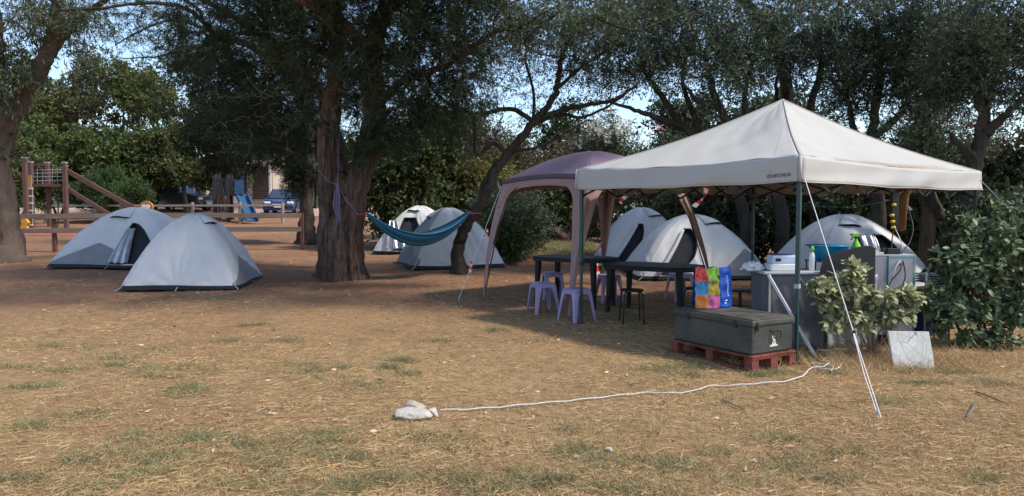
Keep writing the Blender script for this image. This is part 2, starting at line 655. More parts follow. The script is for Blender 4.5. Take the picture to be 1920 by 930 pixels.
# lusher grass far behind the log
xf, yf = rng.uniform(.3, 2.6, 5200), rng.uniform(18.5, 24, 5200)
n1 = len(x)
x = np.concatenate([x, xf]); y = np.concatenate([y, yf]); n = len(x)
az = rng.uniform(0, 6.28, n)
D = unit(np.stack([np.cos(az) * .75, np.sin(az) * .75, rng.uniform(.25, 1.0, n)], 1))
Lh = np.where(np.arange(n) < n1, .085, .22)
V, F = leaf_arrays(np.stack([x, y, gz_np(x, y) - .004], 1), D, Lh[:, None], np.where(Lh > .1, .014, .0058)[:, None], rng, 'tri')
link_mesh('green_grass', np_mesh('green_grass', V, F), mat('green_blades', (.25, .245, .115), .65, .3, 3, island=.35, trans=.3), None, False)
tag(bpy.data.objects['green_grass'], 'scattered grey green grass tufts growing in the dry meadow', 'grass', kind='stuff')

# dead leaves
n = 1500
x, y = scatter(n, 3.6, 18, 1.0)
az = rng.uniform(0, 6.28, n)
D = unit(np.stack([np.cos(az), np.sin(az), rng.uniform(-.1, .25, n)], 1))
V, F = leaf_arrays(np.stack([x, y, gz_np(x, y) + .014], 1), D, .065, .022, rng, 'quad')
link_mesh('dead_leaves', np_mesh('dead_leaves', V, F), mat('dead_leaf', (.40, .295, .18), .8, .3, 3, island=.5), None, False)
tag(bpy.data.objects['dead_leaves'], 'small pale curled dead leaves strewn over the ground', 'leaves', kind='stuff')

# playground surface and the lane behind it (each a sheet a little above the ground)
def sheet(name, x0, x1, y0, y1, dz, m, nx=24, ny=10):
    return MB().grid(lambda u, v: gp(x0 + (x1 - x0) * u, y0 + (y1 - y0) * v, dz), nx, ny).build(name, m, None, True, 'structure')
sheet('playground_surface', -28, -15.2, 27.5, 33.5, .012, mat('red_rubber', (.33, .085, .055), .9, .2, 1.5, bump=.3), 40, 16)
sheet('lane', -40, 4, 41.2, 47, .012, mat('pink_gravel', (.36, .24, .185), .95, .2, 1.2, bump=.4), 50, 12)

# distant wooded hills
def hill(u, v):
    x = -260 + 520 * u
    h = 7 + 9 * math.exp(-((x + 60) / 80) ** 2) + 5 * math.sin(x * .03) + 4 * math.exp(-((x - 70) / 30) ** 2) + 1.2 * math.sin(x * .31)
    return Vector((x, 190 + 60 * v, 3 + h * math.sin(v * math.pi / 2)))
MB().grid(hill, 120, 8).build('hills', mat('hill_green', (.05, .07, .03), .95, .35, .12, bump=.6, bscale=.6), None, True, 'structure')

# ================================================================== trees
BARK_OLD = mat('bark_old', (.045, .030, .023), .95, .0, 13, bump=1.0, bscale=26, col2=(.215, .145, .11), stretch=(1, 1, .16), spec=.1, bdist=.10)
BARK_DARK = mat('bark_dark', (.03, .025, .021), .95, .0, 5, bump=.9, bscale=20, col2=(.085, .07, .058), stretch=(1, 1, .35), spec=.1, bdist=.05)
BARK_PALE = mat('bark_pale', (.085, .062, .050), .95, .0, 5, bump=.8, bscale=12, col2=(.135, .10, .08), stretch=(1, 1, .4), spec=.1, bdist=.05)
TWIG_GREY = mat('twig_grey', (.12, .098, .078), .95, .3, 8, spec=.1)
TWIG_LICHEN = mat('twig_lichen', (.16, .14, .11), .95, .3, 8, spec=.1)
LF_CYP = mat('cypress_leaf', (.048, .068, .036), .75, .3, .9, island=.5, trans=.3, spec=.2)
LF_OLIVE = mat('olive_leaf', (.088, .12, .068), .5, .25, .8, island=.5, trans=.22, spec=.35)
LF_OLIVE_D = mat('olive_leaf_dark', (.066, .09, .05), .55, .25, .8, island=.5, trans=.2, spec=.3)
LF_HEDGE = mat('hedge_leaf', (.065, .09, .032), .6, .35, .6, island=.5, trans=.25, spec=.3)
LF_YELLOW = mat('yellow_green_leaf', (.20, .195, .05), .65, .4, .5, island=.5, trans=.3, spec=.3)
LF_OLEANDER = mat('oleander_leaf', (.07, .09, .045), .55, .3, .8, island=.45, trans=.2, spec=.35)
LF_BRIGHT = mat('bright_leaf', (.085, .125, .034), .6, .35, .4, island=.5, trans=.3, spec=.3)
LF_FARG = mat('far_leaf', (.085, .105, .038), .7, .35, .3, island=.5, trans=.25, spec=.2)
LF_EUC = mat('eucalyptus_leaf', (.098, .112, .058), .6, .3, .4, island=.5, trans=.25, spec=.3)
LF_PINE = mat('pine_needle', (.055, .10, .034), .7, .3, .4, island=.5, trans=.2, spec=.2)
LF_GOLD = mat('golden_leaf', (.19, .16, .04), .7, .3, .3, island=.4, trans=.3, spec=.2)

def st(pts, r0, r1):
    return ([at(*p) for p in pts], r0, r1)
def bl(px, py, D, rx, ry, rz, n):
    return (tuple(at(px, py, D)), (rx, ry, rz), n)

# --- the old double-stemmed tree that carries the hammock
b = on(640, 520)
tree('old_conifer', 'massive old tree with fluted double trunk holding the left end of the hammock', 'tree', b, [
    ([gp(b.x - .12, b.y, -.25), at(621, 470, 14.2), at(616, 380, 14.2), at(615, 290, 14.2), at(622, 200, 14.2), at(632, 120, 14.3), at(625, 20, 14.4), at(600, -120, 14.5), at(570, -260, 14.6)], .255, .09),
    ([gp(b.x + .17, b.y - .05, -.25), at(655, 460, 14.05), at(662, 385, 14.0), at(683, 300, 14.0), at(700, 210, 14.0), at(699, 110, 14.0), at(712, 40, 13.9), at(770, -20, 13.6), at(860, -75, 13.2), at(1000, -130, 12.6)], .265, .10),
    ([gp(b.x + .02, b.y - .12, -.25), at(640, 480, 13.92), at(641, 430, 13.95), at(645, 385, 14.0), at(650, 345, 14.12), at(654, 318, 14.3)], .28, .19),
    st([(700, 110, 14.0), (660, 60, 13.7), (600, 20, 13.2), (520, -20, 12.6), (430, -60, 12.0)], .13, .04),
    st([(622, 200, 14.2), (560, 130, 14.6), (480, 60, 15.0), (400, 10, 15.4), (330, -20, 15.8)], .10, .03),
    st([(632, 120, 14.3), (600, 90, 14.8), (520, 70, 16), (430, 60, 17)], .09, .03),
    st([(700, 200, 14.0), (760, 150, 13.8), (840, 120, 13.5), (930, 60, 13), (1010, 40, 12.6)], .08, .025),
    st([(618, 125, 14.2), (570, 118, 13.9), (515, 115, 13.6)], .03, .012),
    ([at(860, -75, 13.2), Vector((-.8, 12.2, 6.0)), Vector((.6, 11.2, 6.6)), Vector((2.4, 10.4, 7.0)), Vector((4.2, 10.0, 7.2))], .09, .03),  # unseen limb above the frame, added to carry the shading foliage
    ([at(600, -120, 14.5), Vector((-3.6, 12.8, 6.6)), Vector((-3.4, 11.4, 6.7)), Vector((-3.6, 10.2, 6.8))], .09, .03),  # second limb out of view, added for the shade it carries
  ], [
    bl(470, 150, 15.4, 2.2, 1.8, 1.9, 150), bl(420, 30, 14.5, 2.0, 1.8, 1.3, 90), bl(560, 40, 14.2, 1.6, 1.5, 1.3, 110),
    bl(650, 130, 13.4, 1.6, .9, 1.3, 50), bl(770, 80, 13.6, 1.7, 1.5, 1.5, 130), bl(760, 215, 13.7, .7, .7, .75, 55),
    bl(870, 20, 13.2, 1.6, 1.6, 1.0, 90), bl(650, -60, 14, 3.2, 2.6, 1.4, 150), bl(620, -260, 14.4, 3.2, 2.8, 1.6, 110),
    bl(900, -120, 13, 2.4, 2.2, 1.1, 80), bl(400, -140, 14, 2.6, 2.4, 1.2, 80), bl(500, 260, 15.4, 1.0, 1.0, .8, 30), bl(690, 270, 13.5, .8, .4, .35, 16), bl(840, 150, 14.2, 1.2, 1.2, 1.1, 90), bl(640, 60, 16.2, 1.9, .9, 1.9, 110), bl(730, -230, 13.6, 3.2, 3.0, 1.5, 130), bl(900, -260, 13.6, 2.4, 2.6, 1.3, 90), bl(650, 220, 15.6, 1.2, .6, 1.2, 60),
    ((-.8, 10.6, 6.3), (1.8, 1.3, .7), 80), ((1.6, 10.2, 6.8), (1.8, 1.3, .8), 80), ((4.2, 9.9, 7.2), (1.6, 1.2, .8), 70), ((-3.6, 10.6, 6.6), (1.8, 1.4, .7), 80), ((-2.0, 12.4, 6.0), (1.8, 1.4, .8), 90),  # overhead foliage out of view, put in to shade tents and meadow
  ], BARK_OLD, LF_CYP, 'cypress', 11, bare=[bl(540, 190, 13.7, 1.5, .6, .9, 110), bl(720, 170, 13.2, .9, .5, .8, 60), bl(850, 100, 13, 1.3, .8, .7, 80), bl(470, 270, 14.5, 1.2, .8, .5, 50), bl(610, 60, 13.2, 1.5, .6, .7, 60)], barem=mat('dead_twig', (.20, .155, .12), .95, .3, 6, spec=.1), nseg=72, fa=1.35, twigm=TWIG_GREY, rmax=.04)

# --- dark tree close behind it
b = on(577, 458)
tree('dark_conifer', 'dark bushy conifer in deep shade directly behind the old fluted tree', 'tree', b, [
    ([gp(b.x, b.y, -.1), at(575, 400, b.y), at(578, 320, b.y), at(580, 220, b.y), at(570, 100, b.y), at(560, -60, b.y)], .26, .07),
    st([(578, 330, b.y), (540, 280, b.y - .3), (500, 260, b.y - .5), (450, 265, b.y - .6)], .08, .03),
    st([(578, 260, b.y), (500, 200, b.y), (420, 170, b.y), (360, 170, b.y)], .09, .03),
  ], [
    bl(455, 235, b.y, 1.9, 1.6, 1.5, 190), bl(400, 130, b.y, 1.3, 1.6, 1.4, 90), bl(568, 320, b.y + .2, .5, .9, 1.1, 60),
    bl(540, 150, b.y, 1.9, 1.6, 1.8, 110), bl(480, -20, b.y, 2.4, 2, 1.5, 80), bl(565, 260, b.y + .9, 1.1, .6, 1.6, 60),
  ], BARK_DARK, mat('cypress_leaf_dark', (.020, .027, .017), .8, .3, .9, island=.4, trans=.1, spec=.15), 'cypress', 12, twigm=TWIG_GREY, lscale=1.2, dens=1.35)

# --- leaning tree at the right end of the hammock
b = on(860, 512)
Dh = b.y
tree('leaning_tree', 'slender leaning tree with bare forked branches behind the right hammock end', 'tree', b, [
    ([gp(b.x, Dh, -.1), at(858, 465, Dh), at(875, 420, Dh), at(908, 372, Dh), at(928, 322, Dh), at(962, 275, Dh), at(1000, 232, Dh), at(1030, 195, Dh), at(1045, 160, Dh), at(1052, 110, Dh), at(1075, 60, Dh)], .145, .045),
    st([(900, 385, Dh), (905, 350, Dh), (918, 325, Dh), (935, 300, Dh)], .055, .05),
    st([(950, 288, Dh), (925, 270, Dh - .1), (895, 290, Dh - .2), (890, 240, Dh - .3), (885, 214, Dh - .35), (860, 205, Dh - .4), (835, 190, Dh - .5), (815, 172, Dh - .6)], .05, .03),
    st([(1002, 230, Dh), (960, 205, Dh), (910, 212, Dh - .2), (880, 213, Dh - .35)], .055, .04),
    st([(1010, 222, Dh), (1060, 205, Dh - .1), (1110, 195, Dh - .2), (1150, 188, Dh - .3), (1195, 160, Dh - .4)], .065, .025),
    st([(1000, 232, Dh), (1050, 215, Dh + .2), (1090, 220, Dh + .3), (1130, 205, Dh + .4), (1170, 180, Dh + .5)], .05, .02),
    st([(1040, 170, Dh), (1085, 130, Dh), (1130, 100, Dh - .2), (1190, 70, Dh - .3)], .045, .015),
    st([(1000, 232, Dh), (1000, 170, Dh), (985, 110, Dh), (1000, 60, Dh)], .04, .015),
    st([(955, 285, Dh), (1010, 275, Dh - .3), (1060, 250, Dh - .4), (1100, 225, Dh - .5)], .03, .012),
  ], [
    bl(1060, 90, Dh, 1.5, 1.2, .9, 130), bl(960, 110, Dh, 1.1, 1.0, .9, 80), bl(1040, 200, Dh, 1.5, .9, .75, 70), bl(860, 260, Dh - .3, .7, .6, .6, 30),
    bl(1150, 120, Dh, 1.0, 1.0, .6, 55), bl(1030, -20, Dh, 2.0, 1.6, .8, 60),
  ], BARK_DARK, LF_OLIVE_D, 'olive', 13, dens=.5, lscale=.85, twigm=TWIG_GREY, rmax=.022, jit=.18)

# --- tree leaning in from the left edge
b = on(12, 491)
Dl = b.y
tree('leaning_gum_tree', 'pale barked leaning tree cut by the left edge beside the tents', 'tree', b, [
    ([gp(b.x, Dl, -.15), at(8, 430, Dl), at(-4, 350, Dl), at(-8, 285, Dl), at(8, 235, Dl), at(38, 185, Dl), at(72, 135, Dl), at(96, 92, Dl), at(105, 50, Dl), at(108, 0, Dl), at(112, -90, Dl)], .37, .10),
    st([(96, 92, Dl), (120, 65, Dl), (150, 35, Dl - .2), (190, 5, Dl - .5), (240, -30, Dl - .9)], .12, .05),
    st([(-6, 300, Dl), (-12, 200, Dl), (-8, 90, Dl), (-20, -60, Dl)], .24, .1),
  ], [
    bl(40, 40, Dl, 1.6, 1.5, 1.1, 60), bl(20, 130, Dl - .3, .7, .8, .9, 45), bl(120, 20, Dl, 1.1, 1.2, .7, 45), bl(60, -120, Dl, 3.0, 2.4, 1.4, 80), bl(-40, 230, Dl, .8, .8, 1.2, 35),
  ], BARK_PALE, LF_EUC, 'willow', 14, nseg=18, twigm=TWIG_GREY, lscale=.9)

# --- bare twiggy branches reaching over the gap at the upper left
b = gp(at(648, 400, 16.2).x, 16.2)
tree('bare_twig_tree', 'half bare tree spreading fine dark twigs across the sky at upper left', 'tree', b, [
    ([b - Vector((0, 0, .1)), at(645, 380, 16.2), at(632, 250, 16.4), at(575, 140, 17), at(480, 90, 18), at(400, 60, 18.6)], .16, .08),
    st([(412, 75, 18.7), (380, 40, 18.3), (340, 12, 17.8), (270, 5, 17), (200, 14, 16.4), (110, 20, 16)], .075, .02),
    st([(400, 60, 18.6), (360, 45, 18), (310, 40, 17.4), (260, 60, 17), (215, 85, 16.6)], .05, .015),
    st([(380, 38, 18.3), (370, 15, 18), (330, -10, 17.5), (290, -30, 17)], .05, .015),
    st([(410, 80, 18.6), (360, 90, 18), (300, 105, 17.5), (230, 110, 17)], .04, .012),
  ], [
    bl(290, 50, 17.4, 1.5, 1.1, .75, 150), bl(210, 60, 17, 1.1, .9, .7, 80), bl(330, 100, 17.8, .8, .9, .45, 60), bl(150, 25, 16.5, 1.0, .8, .5, 45), bl(300, -20, 17, 2.0, 1.5, .5, 60),
  ], BARK_DARK, LF_OLIVE_D, 'olive', 15, dens=.22, lscale=.8, twigm=mat('twig_dark', (.04, .034, .03), .95, .2, 8, spec=.1), rmax=.022, jit=.2)

# --- olive-leaved trees behind the white canopy
OL = [
 ('grey leaved tree whose stem leans left above the purple canopy', 1400, 15.5, .15, LF_OLIVE,
  [[(1405, 480, 15.5), (1390, 380, 15.5), (1345, 300, 15.5), (1285, 240, 15.5), (1235, 175, 15.4), (1200, 120, 15.2)],
   [(1320, 275, 15.5), (1300, 215, 15.6), (1280, 150, 15.7), (1290, 90, 15.7)],
   [(1285, 240, 15.5), (1240, 225, 15.2), (1190, 205, 15), (1140, 190, 14.8)]],
  [(1130, 90, 15, 1.35, 1.2, .95, 110), (1230, 110, 15.4, 1.2, 1.2, .85, 120), (1190, 30, 15, 1.6, 1.4, .7, 90), (1280, 40, 15.6, 1.2, 1.2, .8, 80), (1200, -60, 15.2, 2.2, 1.8, .8, 70)]),
 ('grey leaved tree with twin dark stems left of the canopy peak', 1455, 15.0, .17, LF_OLIVE,
  [[(1462, 492, 15.0), (1468, 420, 15.0), (1440, 320, 15), (1380, 250, 15), (1345, 195, 15), (1330, 130, 15)],
   [(1440, 325, 15), (1425, 250, 15), (1395, 200, 15.1), (1410, 120, 15.2), (1430, 60, 15.3)],
   [(1345, 195, 15), (1310, 190, 14.9), (1285, 160, 14.8)]],
  [(1340, 120, 15, 1.15, 1.1, .95, 120), (1420, 90, 15.2, 1.0, 1.1, .9, 90), (1370, 30, 15, 1.5, 1.3, .8, 80), (1360, -70, 15, 2.2, 1.8, .8, 70)]),
 ('grey leaved tree rising straight behind the canopy peak', 1530, 16.0, .15, LF_OLIVE_D,
  [[(1525, 480, 16), (1530, 380, 16), (1515, 280, 16), (1520, 200, 16), (1540, 120, 16), (1530, 30, 16)],
   [(1515, 280, 16), (1470, 220, 16), (1455, 170, 16), (1470, 100, 16)]],
  [(1500, 60, 16, 1.2, 1.2, .9, 90), (1560, 110, 16, 1.1, 1.1, .8, 90), (1480, 110, 16, .9, .9, .7, 45), (1530, -40, 16, 2, 1.8, .8, 60)]),
 ('dense dark tree with crooked stems above the right canopy slope', 1640, 14.5, .16, LF_OLIVE_D,
  [[(1640, 480, 14.5), (1645, 380, 14.5), (1630, 290, 14.5), (1640, 220, 14.5), (1650, 130, 14.5), (1640, 30, 14.5)],
   [(1632, 300, 14.5), (1600, 240, 14.5), (1590, 190, 14.6), (1560, 150, 14.7)],
   [(1635, 260, 14.5), (1690, 210, 14.4), (1710, 150, 14.4)]],
  [(1610, 90, 14.5, 1.15, 1.1, .9, 110), (1680, 140, 14.4, 1.1, 1.1, .85, 110), (1590, 190, 14.7, .7, .8, .45, 45), (1690, 40, 14.4, 1.3, 1.2, .8, 80), (1650, -60, 14.5, 2.2, 1.8, .8, 60)]),
 ('dense dark tree between the canopy slope and the forked tree at right', 1735, 14.0, .16, LF_OLIVE,
  [[(1735, 480, 14), (1740, 400, 14), (1720, 300, 14), (1722, 220, 14), (1750, 130, 14), (1760, 30, 14)],
   [(1722, 240, 14), (1770, 190, 13.8), (1790, 120, 13.8)]],
  [(1750, 110, 14, 1.1, 1.1, .9, 110), (1730, 190, 14, .7, .8, .5, 45), (1780, 30, 14, 1.2, 1.2, .8, 80), (1750, -60, 14, 2, 1.6, .8, 60)]),
 ('forked dark tree standing just behind the right canopy corner', 1815, 11.6, .17, LF_OLIVE_D,
  [[(1795, 500, 11.6), (1800, 430, 11.6), (1818, 350, 11.6), (1832, 290, 11.6), (1840, 240, 11.6), (1835, 190, 11.6), (1820, 120, 11.6), (1825, 20, 11.6)],
   [(1838, 260, 11.6), (1862, 235, 11.5), (1895, 205, 11.4), (1930, 170, 11.3), (1980, 120, 11.2)],
   [(1826, 310, 11.6), (1812, 280, 11.5), (1790, 262, 11.5), (1780, 245, 11.5)],
   [(1840, 245, 11.6), (1855, 180, 11.6), (1880, 110, 11.6)]],
  [(1850, 100, 11.6, 1.0, 1.0, .8, 120), (1900, 60, 11.4, 1.1, 1.0, .8, 100), (1800, 160, 11.7, .55, .7, .45, 40), (1920, 170, 11.4, .6, .6, .5, 35), (1860, -40, 11.6, 1.8, 1.6, .7, 80)]),
 ('low crooked tree with curved grey limb under the right canopy edge', 1770, 12.6, .14, LF_OLIVE_D,
  [[(1785, 470, 12.6), (1778, 440, 12.6), (1765, 410, 12.6), (1740, 375, 12.6), (1715, 355, 12.7), (1690, 330, 12.8), (1675, 290, 12.9)],
   [(1765, 410, 12.6), (1750, 370, 12.5), (1738, 330, 12.4), (1740, 280, 12.4)]],
  [(1690, 260, 13.4, .8, .6, .6, 40), (1745, 270, 13.2, .6, .6, .5, 35)]),
]
for i, (lab, px, D0, r0, lf, sts, bs) in enumerate(OL):
    p0 = at(*sts[0][0])
    b = gp(p0.x, p0.y)
    stems = []
    for j, s in enumerate(sts):
        P = [at(*q) for q in s]
        if j == 0: P = [b - Vector((0, 0, .1))] + P[1:]
        stems.append((P, r0 if j == 0 else r0 * .6, r0 * .3 if j == 0 else .02))
    tree('grey_leaved_tree', lab, 'tree', b, stems, [bl(*q) for q in bs], BARK_DARK, lf, 'olive', 30 + i,
         group='trees behind the white canopy', twigm=TWIG_GREY, rmax=.03, dens=.85)

# --- lichen covered bare branches hanging in from above
b = gp(at(1488, 400, 17.2).x, 17.2)
tree('lichen_tree', 'tall tree with drooping lichen grey bare branches at top centre', 'tree', b, [
    ([b - Vector((0, 0, .1)), at(1488, 330, 17.2), at(1480, 200, 17), at(1440, 60, 16.6), at(1330, -60, 16.2), at(1205, -150, 16)], .17, .09),
    st([(1205, -150, 16), (1150, -60, 13.5), (1080, -10, 12.6), (1010, 30, 12.3), (960, 60, 12.2)], .05, .015),
    st([(1205, -150, 16), (1170, -20, 13), (1110, 20, 12.4), (1160, 50, 12), (1210, 60, 11.8)], .05, .014),
    st([(1140, -50, 13.4), (1040, -20, 12.6), (970, 0, 12.2), (930, 30, 12), (925, 60, 12)], .035, .012),
    st([(1150, -60, 13.5), (1050, 20, 12.4), (985, 75, 12.2), (1010, 100, 12.1), (1050, 105, 12)], .03, .01),
  ], [
    bl(1020, 40, 12.2, .9, .5, .45, 90), bl(1130, 35, 12.2, .8, .5, .4, 60), bl(960, 70, 12.1, .4, .4, .4, 40), bl(1180, -120, 15, 2.2, 2, .8, 50), bl(1560, 10, 12.6, .9, .7, .35, 40),
  ], BARK_DARK, LF_OLIVE, 'olive', 41, dens=.5, lscale=.9, twigm=TWIG_LICHEN, rmax=.018, jit=.2)

# --- hedge and shrubs
def bush(name, label, cat, px, py, D, w, h, d, n, leafm, spec, seed, lscale=1.0, dens=1.0, group=None, blobs=None, lift=.52):
    """px,py: picture column of the foot; w,h,d metres"""
    X = at(px, 400, D).x
    b = gp(X, D)
    rng = np.random.default_rng(seed)
    stems = []
    for k in range(5):
        a = rng.uniform(0, 6.28)
        tip = b + Vector((math.cos(a) * w * .3, math.sin(a) * d * .3, h * rng.uniform(.45, .7)))
        mid = b.lerp(tip, .5) + Vector((rng.normal() * .05 * w, rng.normal() * .05, 0))
        stems.append(([b + Vector((math.cos(a) * .08, math.sin(a) * .08, -.05)), mid, tip], .012 + .012 * h, .01))
    if blobs is None:
        blobs = [((b.x, b.y, b.z + h * lift), (w / 2, d / 2, h * .47), n)]
        for k in range(5):
            a = rng.uniform(0, 6.28)
            blobs.append(((b.x + math.cos(a) * w * .33, b.y + math.sin(a) * d * .33, b.z + h * rng.uniform(.35, .85)), (w * .22, d * .22, h * .2), n // 6))
    return tree(name, label, cat, b, stems, blobs, BARK_DARK, leafm, spec, seed, group, lscale, dens, flute=False, nseg=6, rmax=.015, twigm=TWIG_GREY, crown_name='foliage')

def flowers(root, n, m, seed, size=.05, zmin=.45):
    """blossoms sitting on the outside of a bush's foliage"""
    rng = np.random.default_rng(seed)
    fo = [c for c in root.children if c.name.startswith('foliage')][0]
    nv = len(fo.data.vertices)
    co = np.zeros(nv * 3, np.float32)
    fo.data.vertices.foreach_get('co', co)
    co = co.reshape(-1, 3)
    c = co.mean(0)
    ok = co[(co[:, 2] > zmin * co[:, 2].max()) & (co[:, 1] < c[1] + .3)]
    seeds = ok[rng.integers(0, len(ok), max(1, n // 9))]
    P = (seeds[:, None, :] + rng.normal(size=(len(seeds), 9, 3)) * .09).reshape(-1, 3)
    P = P + np.array([0, -.06, .04])
    P = np.repeat(P, 4, 0)
    D = unit(rng.normal(size=P.shape) + np.array([0, -.3, .3]))
    V, F = leaf_arrays(P, D, size, size * .8, rng, 'quad')
    link_mesh('blossoms', np_mesh('blossoms', V, F), m, root, False, 'stuff')

WHITE_FL = mat('white_blossom', (.78, .76, .66), .7, .1, 4, trans=.2)
PINK_FL = mat('pink_blossom', (.60, .08, .16), .7, .2, 4, trans=.2)

HB = [
 ('bush', 'dark evergreen bush right of the old tree behind the hammock', 735, 21.5, 2.6, 3.5, 2.2, 150, LF_HEDGE, 'broad', 1.4),
 ('bush', 'shaded green bush left of the yellowing shrub', 795, 22.5, 2.6, 4.4, 2.2, 150, LF_HEDGE, 'broad', 1.5),
 ('bush', 'yellowing shrub behind the grey hammock tent', 880, 23.4, 3.6, 2.75, 1.9, 210, LF_YELLOW, 'broad', 1.3),
 ('bush', 'pale leaved shrub beside the left leg of the purple canopy', 960, 18.2, 1.8, 1.75, 1.4, 110, LF_OLIVE, 'olive', 1.25),
 ('bush', 'small dark shrub at the right corner of the hammock tent', 945, 17.3, .9, 1.15, .8, 45, LF_HEDGE, 'broad', 1.0),
 ('bush', 'tall olive green thicket seen left of the purple roof', 930, 24, 3.2, 3.3, 2.2, 130, mat('thicket_leaf', (.10, .095, .045), .7, .3, .6, island=.5, trans=.25), 'olive', 1.6),
 ('bush', 'dark evergreen mass behind the log in the grass', 1040, 25, 3.6, 2.4, 2.2, 140, LF_HEDGE, 'broad', 1.6),
 ('bush', 'tall brownish thicket rising behind the yellowing shrub', 865, 26, 4.2, 5.0, 2.4, 190, mat('brown_thicket', (.105, .095, .05), .8, .3, .6, island=.4, trans=.2), 'olive', 1.7),
 ('bush', 'hazy green treetop mass left of the leaning grey leaved stem', 1060, 30, 4.5, 5.2, 3, 160, LF_HEDGE, 'broad', 1.9),
 ('bush', 'olive treetop mass right of the leaning grey leaved stem', 1330, 27, 4.5, 5.4, 3, 170, LF_OLEANDER, 'broad', 1.8),
 ('bush', 'olive treetop mass behind the white canopy peak', 1470, 25, 4.0, 5.4, 3, 170, LF_OLEANDER, 'broad', 1.7),
 ('bush', 'brushy tan thicket above the purple canopy roof', 1120, 27, 5.5, 4.0, 2.6, 150, mat('tan_brush', (.12, .10, .06), .8, .3, .6, island=.4, trans=.2), 'olive', 1.8),
 ('bush', 'dark hedge bush under the leaning grey leaved stem', 1420, 17.6, 2.8, 2.3, 1.5, 150, LF_OLEANDER, 'broad', 1.1),
 ('bush', 'dark hedge bush right of the front canopy post', 1530, 16.6, 2.7, 2.2, 1.5, 150, LF_OLEANDER, 'broad', 1.1),
 ('bush', 'dark hedge bush behind the sunlit tent', 1640, 15.9, 2.6, 2.2, 1.5, 150, LF_OLEANDER, 'broad', 1.05),
 ('bush', 'dark hedge bush right of the sunlit tent', 1760, 14.9, 2.3, 2.1, 1.5, 130, LF_OLEANDER, 'broad', 1.05),
 ('bush', 'light green hedge at the right edge behind the forked tree', 1890, 14.2, 2.7, 2.7, 1.6, 170, mat('right_hedge', (.08, .095, .045), .6, .3, .6, island=.5, trans=.25), 'broad', 1.1),
 ('bush', 'leafy hedge bush rising right behind the big dark shrub', 1885, 9.9, 1.7, 1.6, 1.2, 130, LF_OLEANDER, 'broad', .85),
 ('bush', 'shaded hedge bush below the right edge guy rope', 1900, 11.2, 1.8, 1.75, 1.2, 110, LF_OLEANDER, 'broad', .95),
]
for i, (nm, lab, px, D0, w_, h_, d_, n_, lf, sp, ls) in enumerate(HB):
    bush(nm, lab, 'bush', px, 0, D0, w_, h_, d_, n_, lf, sp, 60 + i, ls, group='bushes behind the tents')

o1 = bush('oleander', 'white flowering oleander behind the pair of grey tents', 'bush', 1240, 0, 19, 3.4, 2.3, 1.5, 170, LF_OLEANDER, 'olive', 81, 1.4, group='flowering oleanders')
flowers(o1, 300, WHITE_FL, 82, .07, .35)
o2 = bush('oleander', 'tall white flowering oleander above the purple canopy roof', 'bush', 1140, 0, 24.5, 2.6, 4.3, 1.6, 140, LF_OLEANDER, 'olive', 83, 1.5, group='flowering oleanders')
flowers(o2, 260, WHITE_FL, 84, .1, .72)
o3 = bush('oleander', 'red flowering oleander between the purple and white canopies', 'bush', 1255, 0, 24, 2.6, 3.7, 1.6, 120, LF_OLEANDER, 'olive', 85, 1.5, group='flowering oleanders')
flowers(o3, 60, PINK_FL, 86, .08, .6)
o4 = bush('oleander', 'pink flowering oleander seen over the right canopy slope', 'bush', 1790, 0, 16.5, 3.4, 3.6, 1.6, 190, LF_OLEANDER, 'olive', 87, 1.3, group='flowering oleanders')
flowers(o4, 110, PINK_FL, 88, .06, .6)
o5 = bush('oleander', 'white flowering oleander filling the gap behind the black stool', 'bush', 1340, 0, 18.2, 2.6, 2.15, 1.5, 150, LF_OLEANDER, 'olive', 89, 1.3, group='flowering oleanders')
flowers(o5, 140, WHITE_FL, 90, .06, .4)

# --- wood beyond the playground
FB = [
 ('bush', 'round green bush behind the brown climbing tower', 110, 40, 6.5, 5.2, 4, 150, LF_BRIGHT, 'far', .8),
 ('bush', 'bright green bush behind the tower ramp', 215, 41, 5.5, 4.6, 3.5, 140, LF_BRIGHT, 'far', .8),
 ('bush', 'low pine with bright needles next to the ramp rails', 205, 37.5, 4.2, 2.6, 2.6, 110, LF_PINE, 'farpine', .75),
 ('bush', 'dark shrub left of the climbing tower', 30, 36, 3.8, 4.2, 3, 120, LF_FARG, 'far', .75),
]
for i, (nm, lab, px, D0, w_, h_, d_, n_, lf, sp, ls) in enumerate(FB):
    bush(nm, lab, 'bush', px, 0, D0, w_, h_, d_, n_, lf, sp, 110 + i, ls, group='bushes around the playground', lift=.6)

def wood_tree(label, px, D, htop, w, leafm, seed, spec='far', trunk=.18, clear=.35, ls=.9, n=150, name='tree'):
    X = at(px, 400, D).x
    b = gp(X, D)
    rng = np.random.default_rng(seed)
    H = htop
    P = [b - Vector((0, 0, .1))] + [b + Vector((rng.normal() * .25, rng.normal() * .2, H * t)) for t in (.25, .5, .75)]
    stems = [(P, trunk, .05)]
    for k in range(3):
        a = rng.uniform(0, 6.28)
        s = P[1].lerp(P[2], rng.uniform(0, .8))
        e = s + Vector((math.cos(a) * w * .32, math.sin(a) * w * .25, H * .28))
        stems.append(([s, s.lerp(e, .5) + Vector((0, 0, -.1)), e], trunk * .5, .03))
    blobs = []
    for k in range(7):
        a = rng.uniform(0, 6.28); rr = rng.uniform(.1, .34) * w
        z = H * rng.uniform(clear + .15, .9)
        blobs.append(((b.x + math.cos(a) * rr, b.y + math.sin(a) * rr, b.z + z), (w * .24, w * .24, H * .13), n // 7))
    return tree(name, label, 'tree', b, stems, blobs, BARK_DARK, leafm, spec, seed, 'trees beyond the playground', ls, 1.0, flute=False, nseg=8, rmax=.04, twigm=TWIG_GREY)

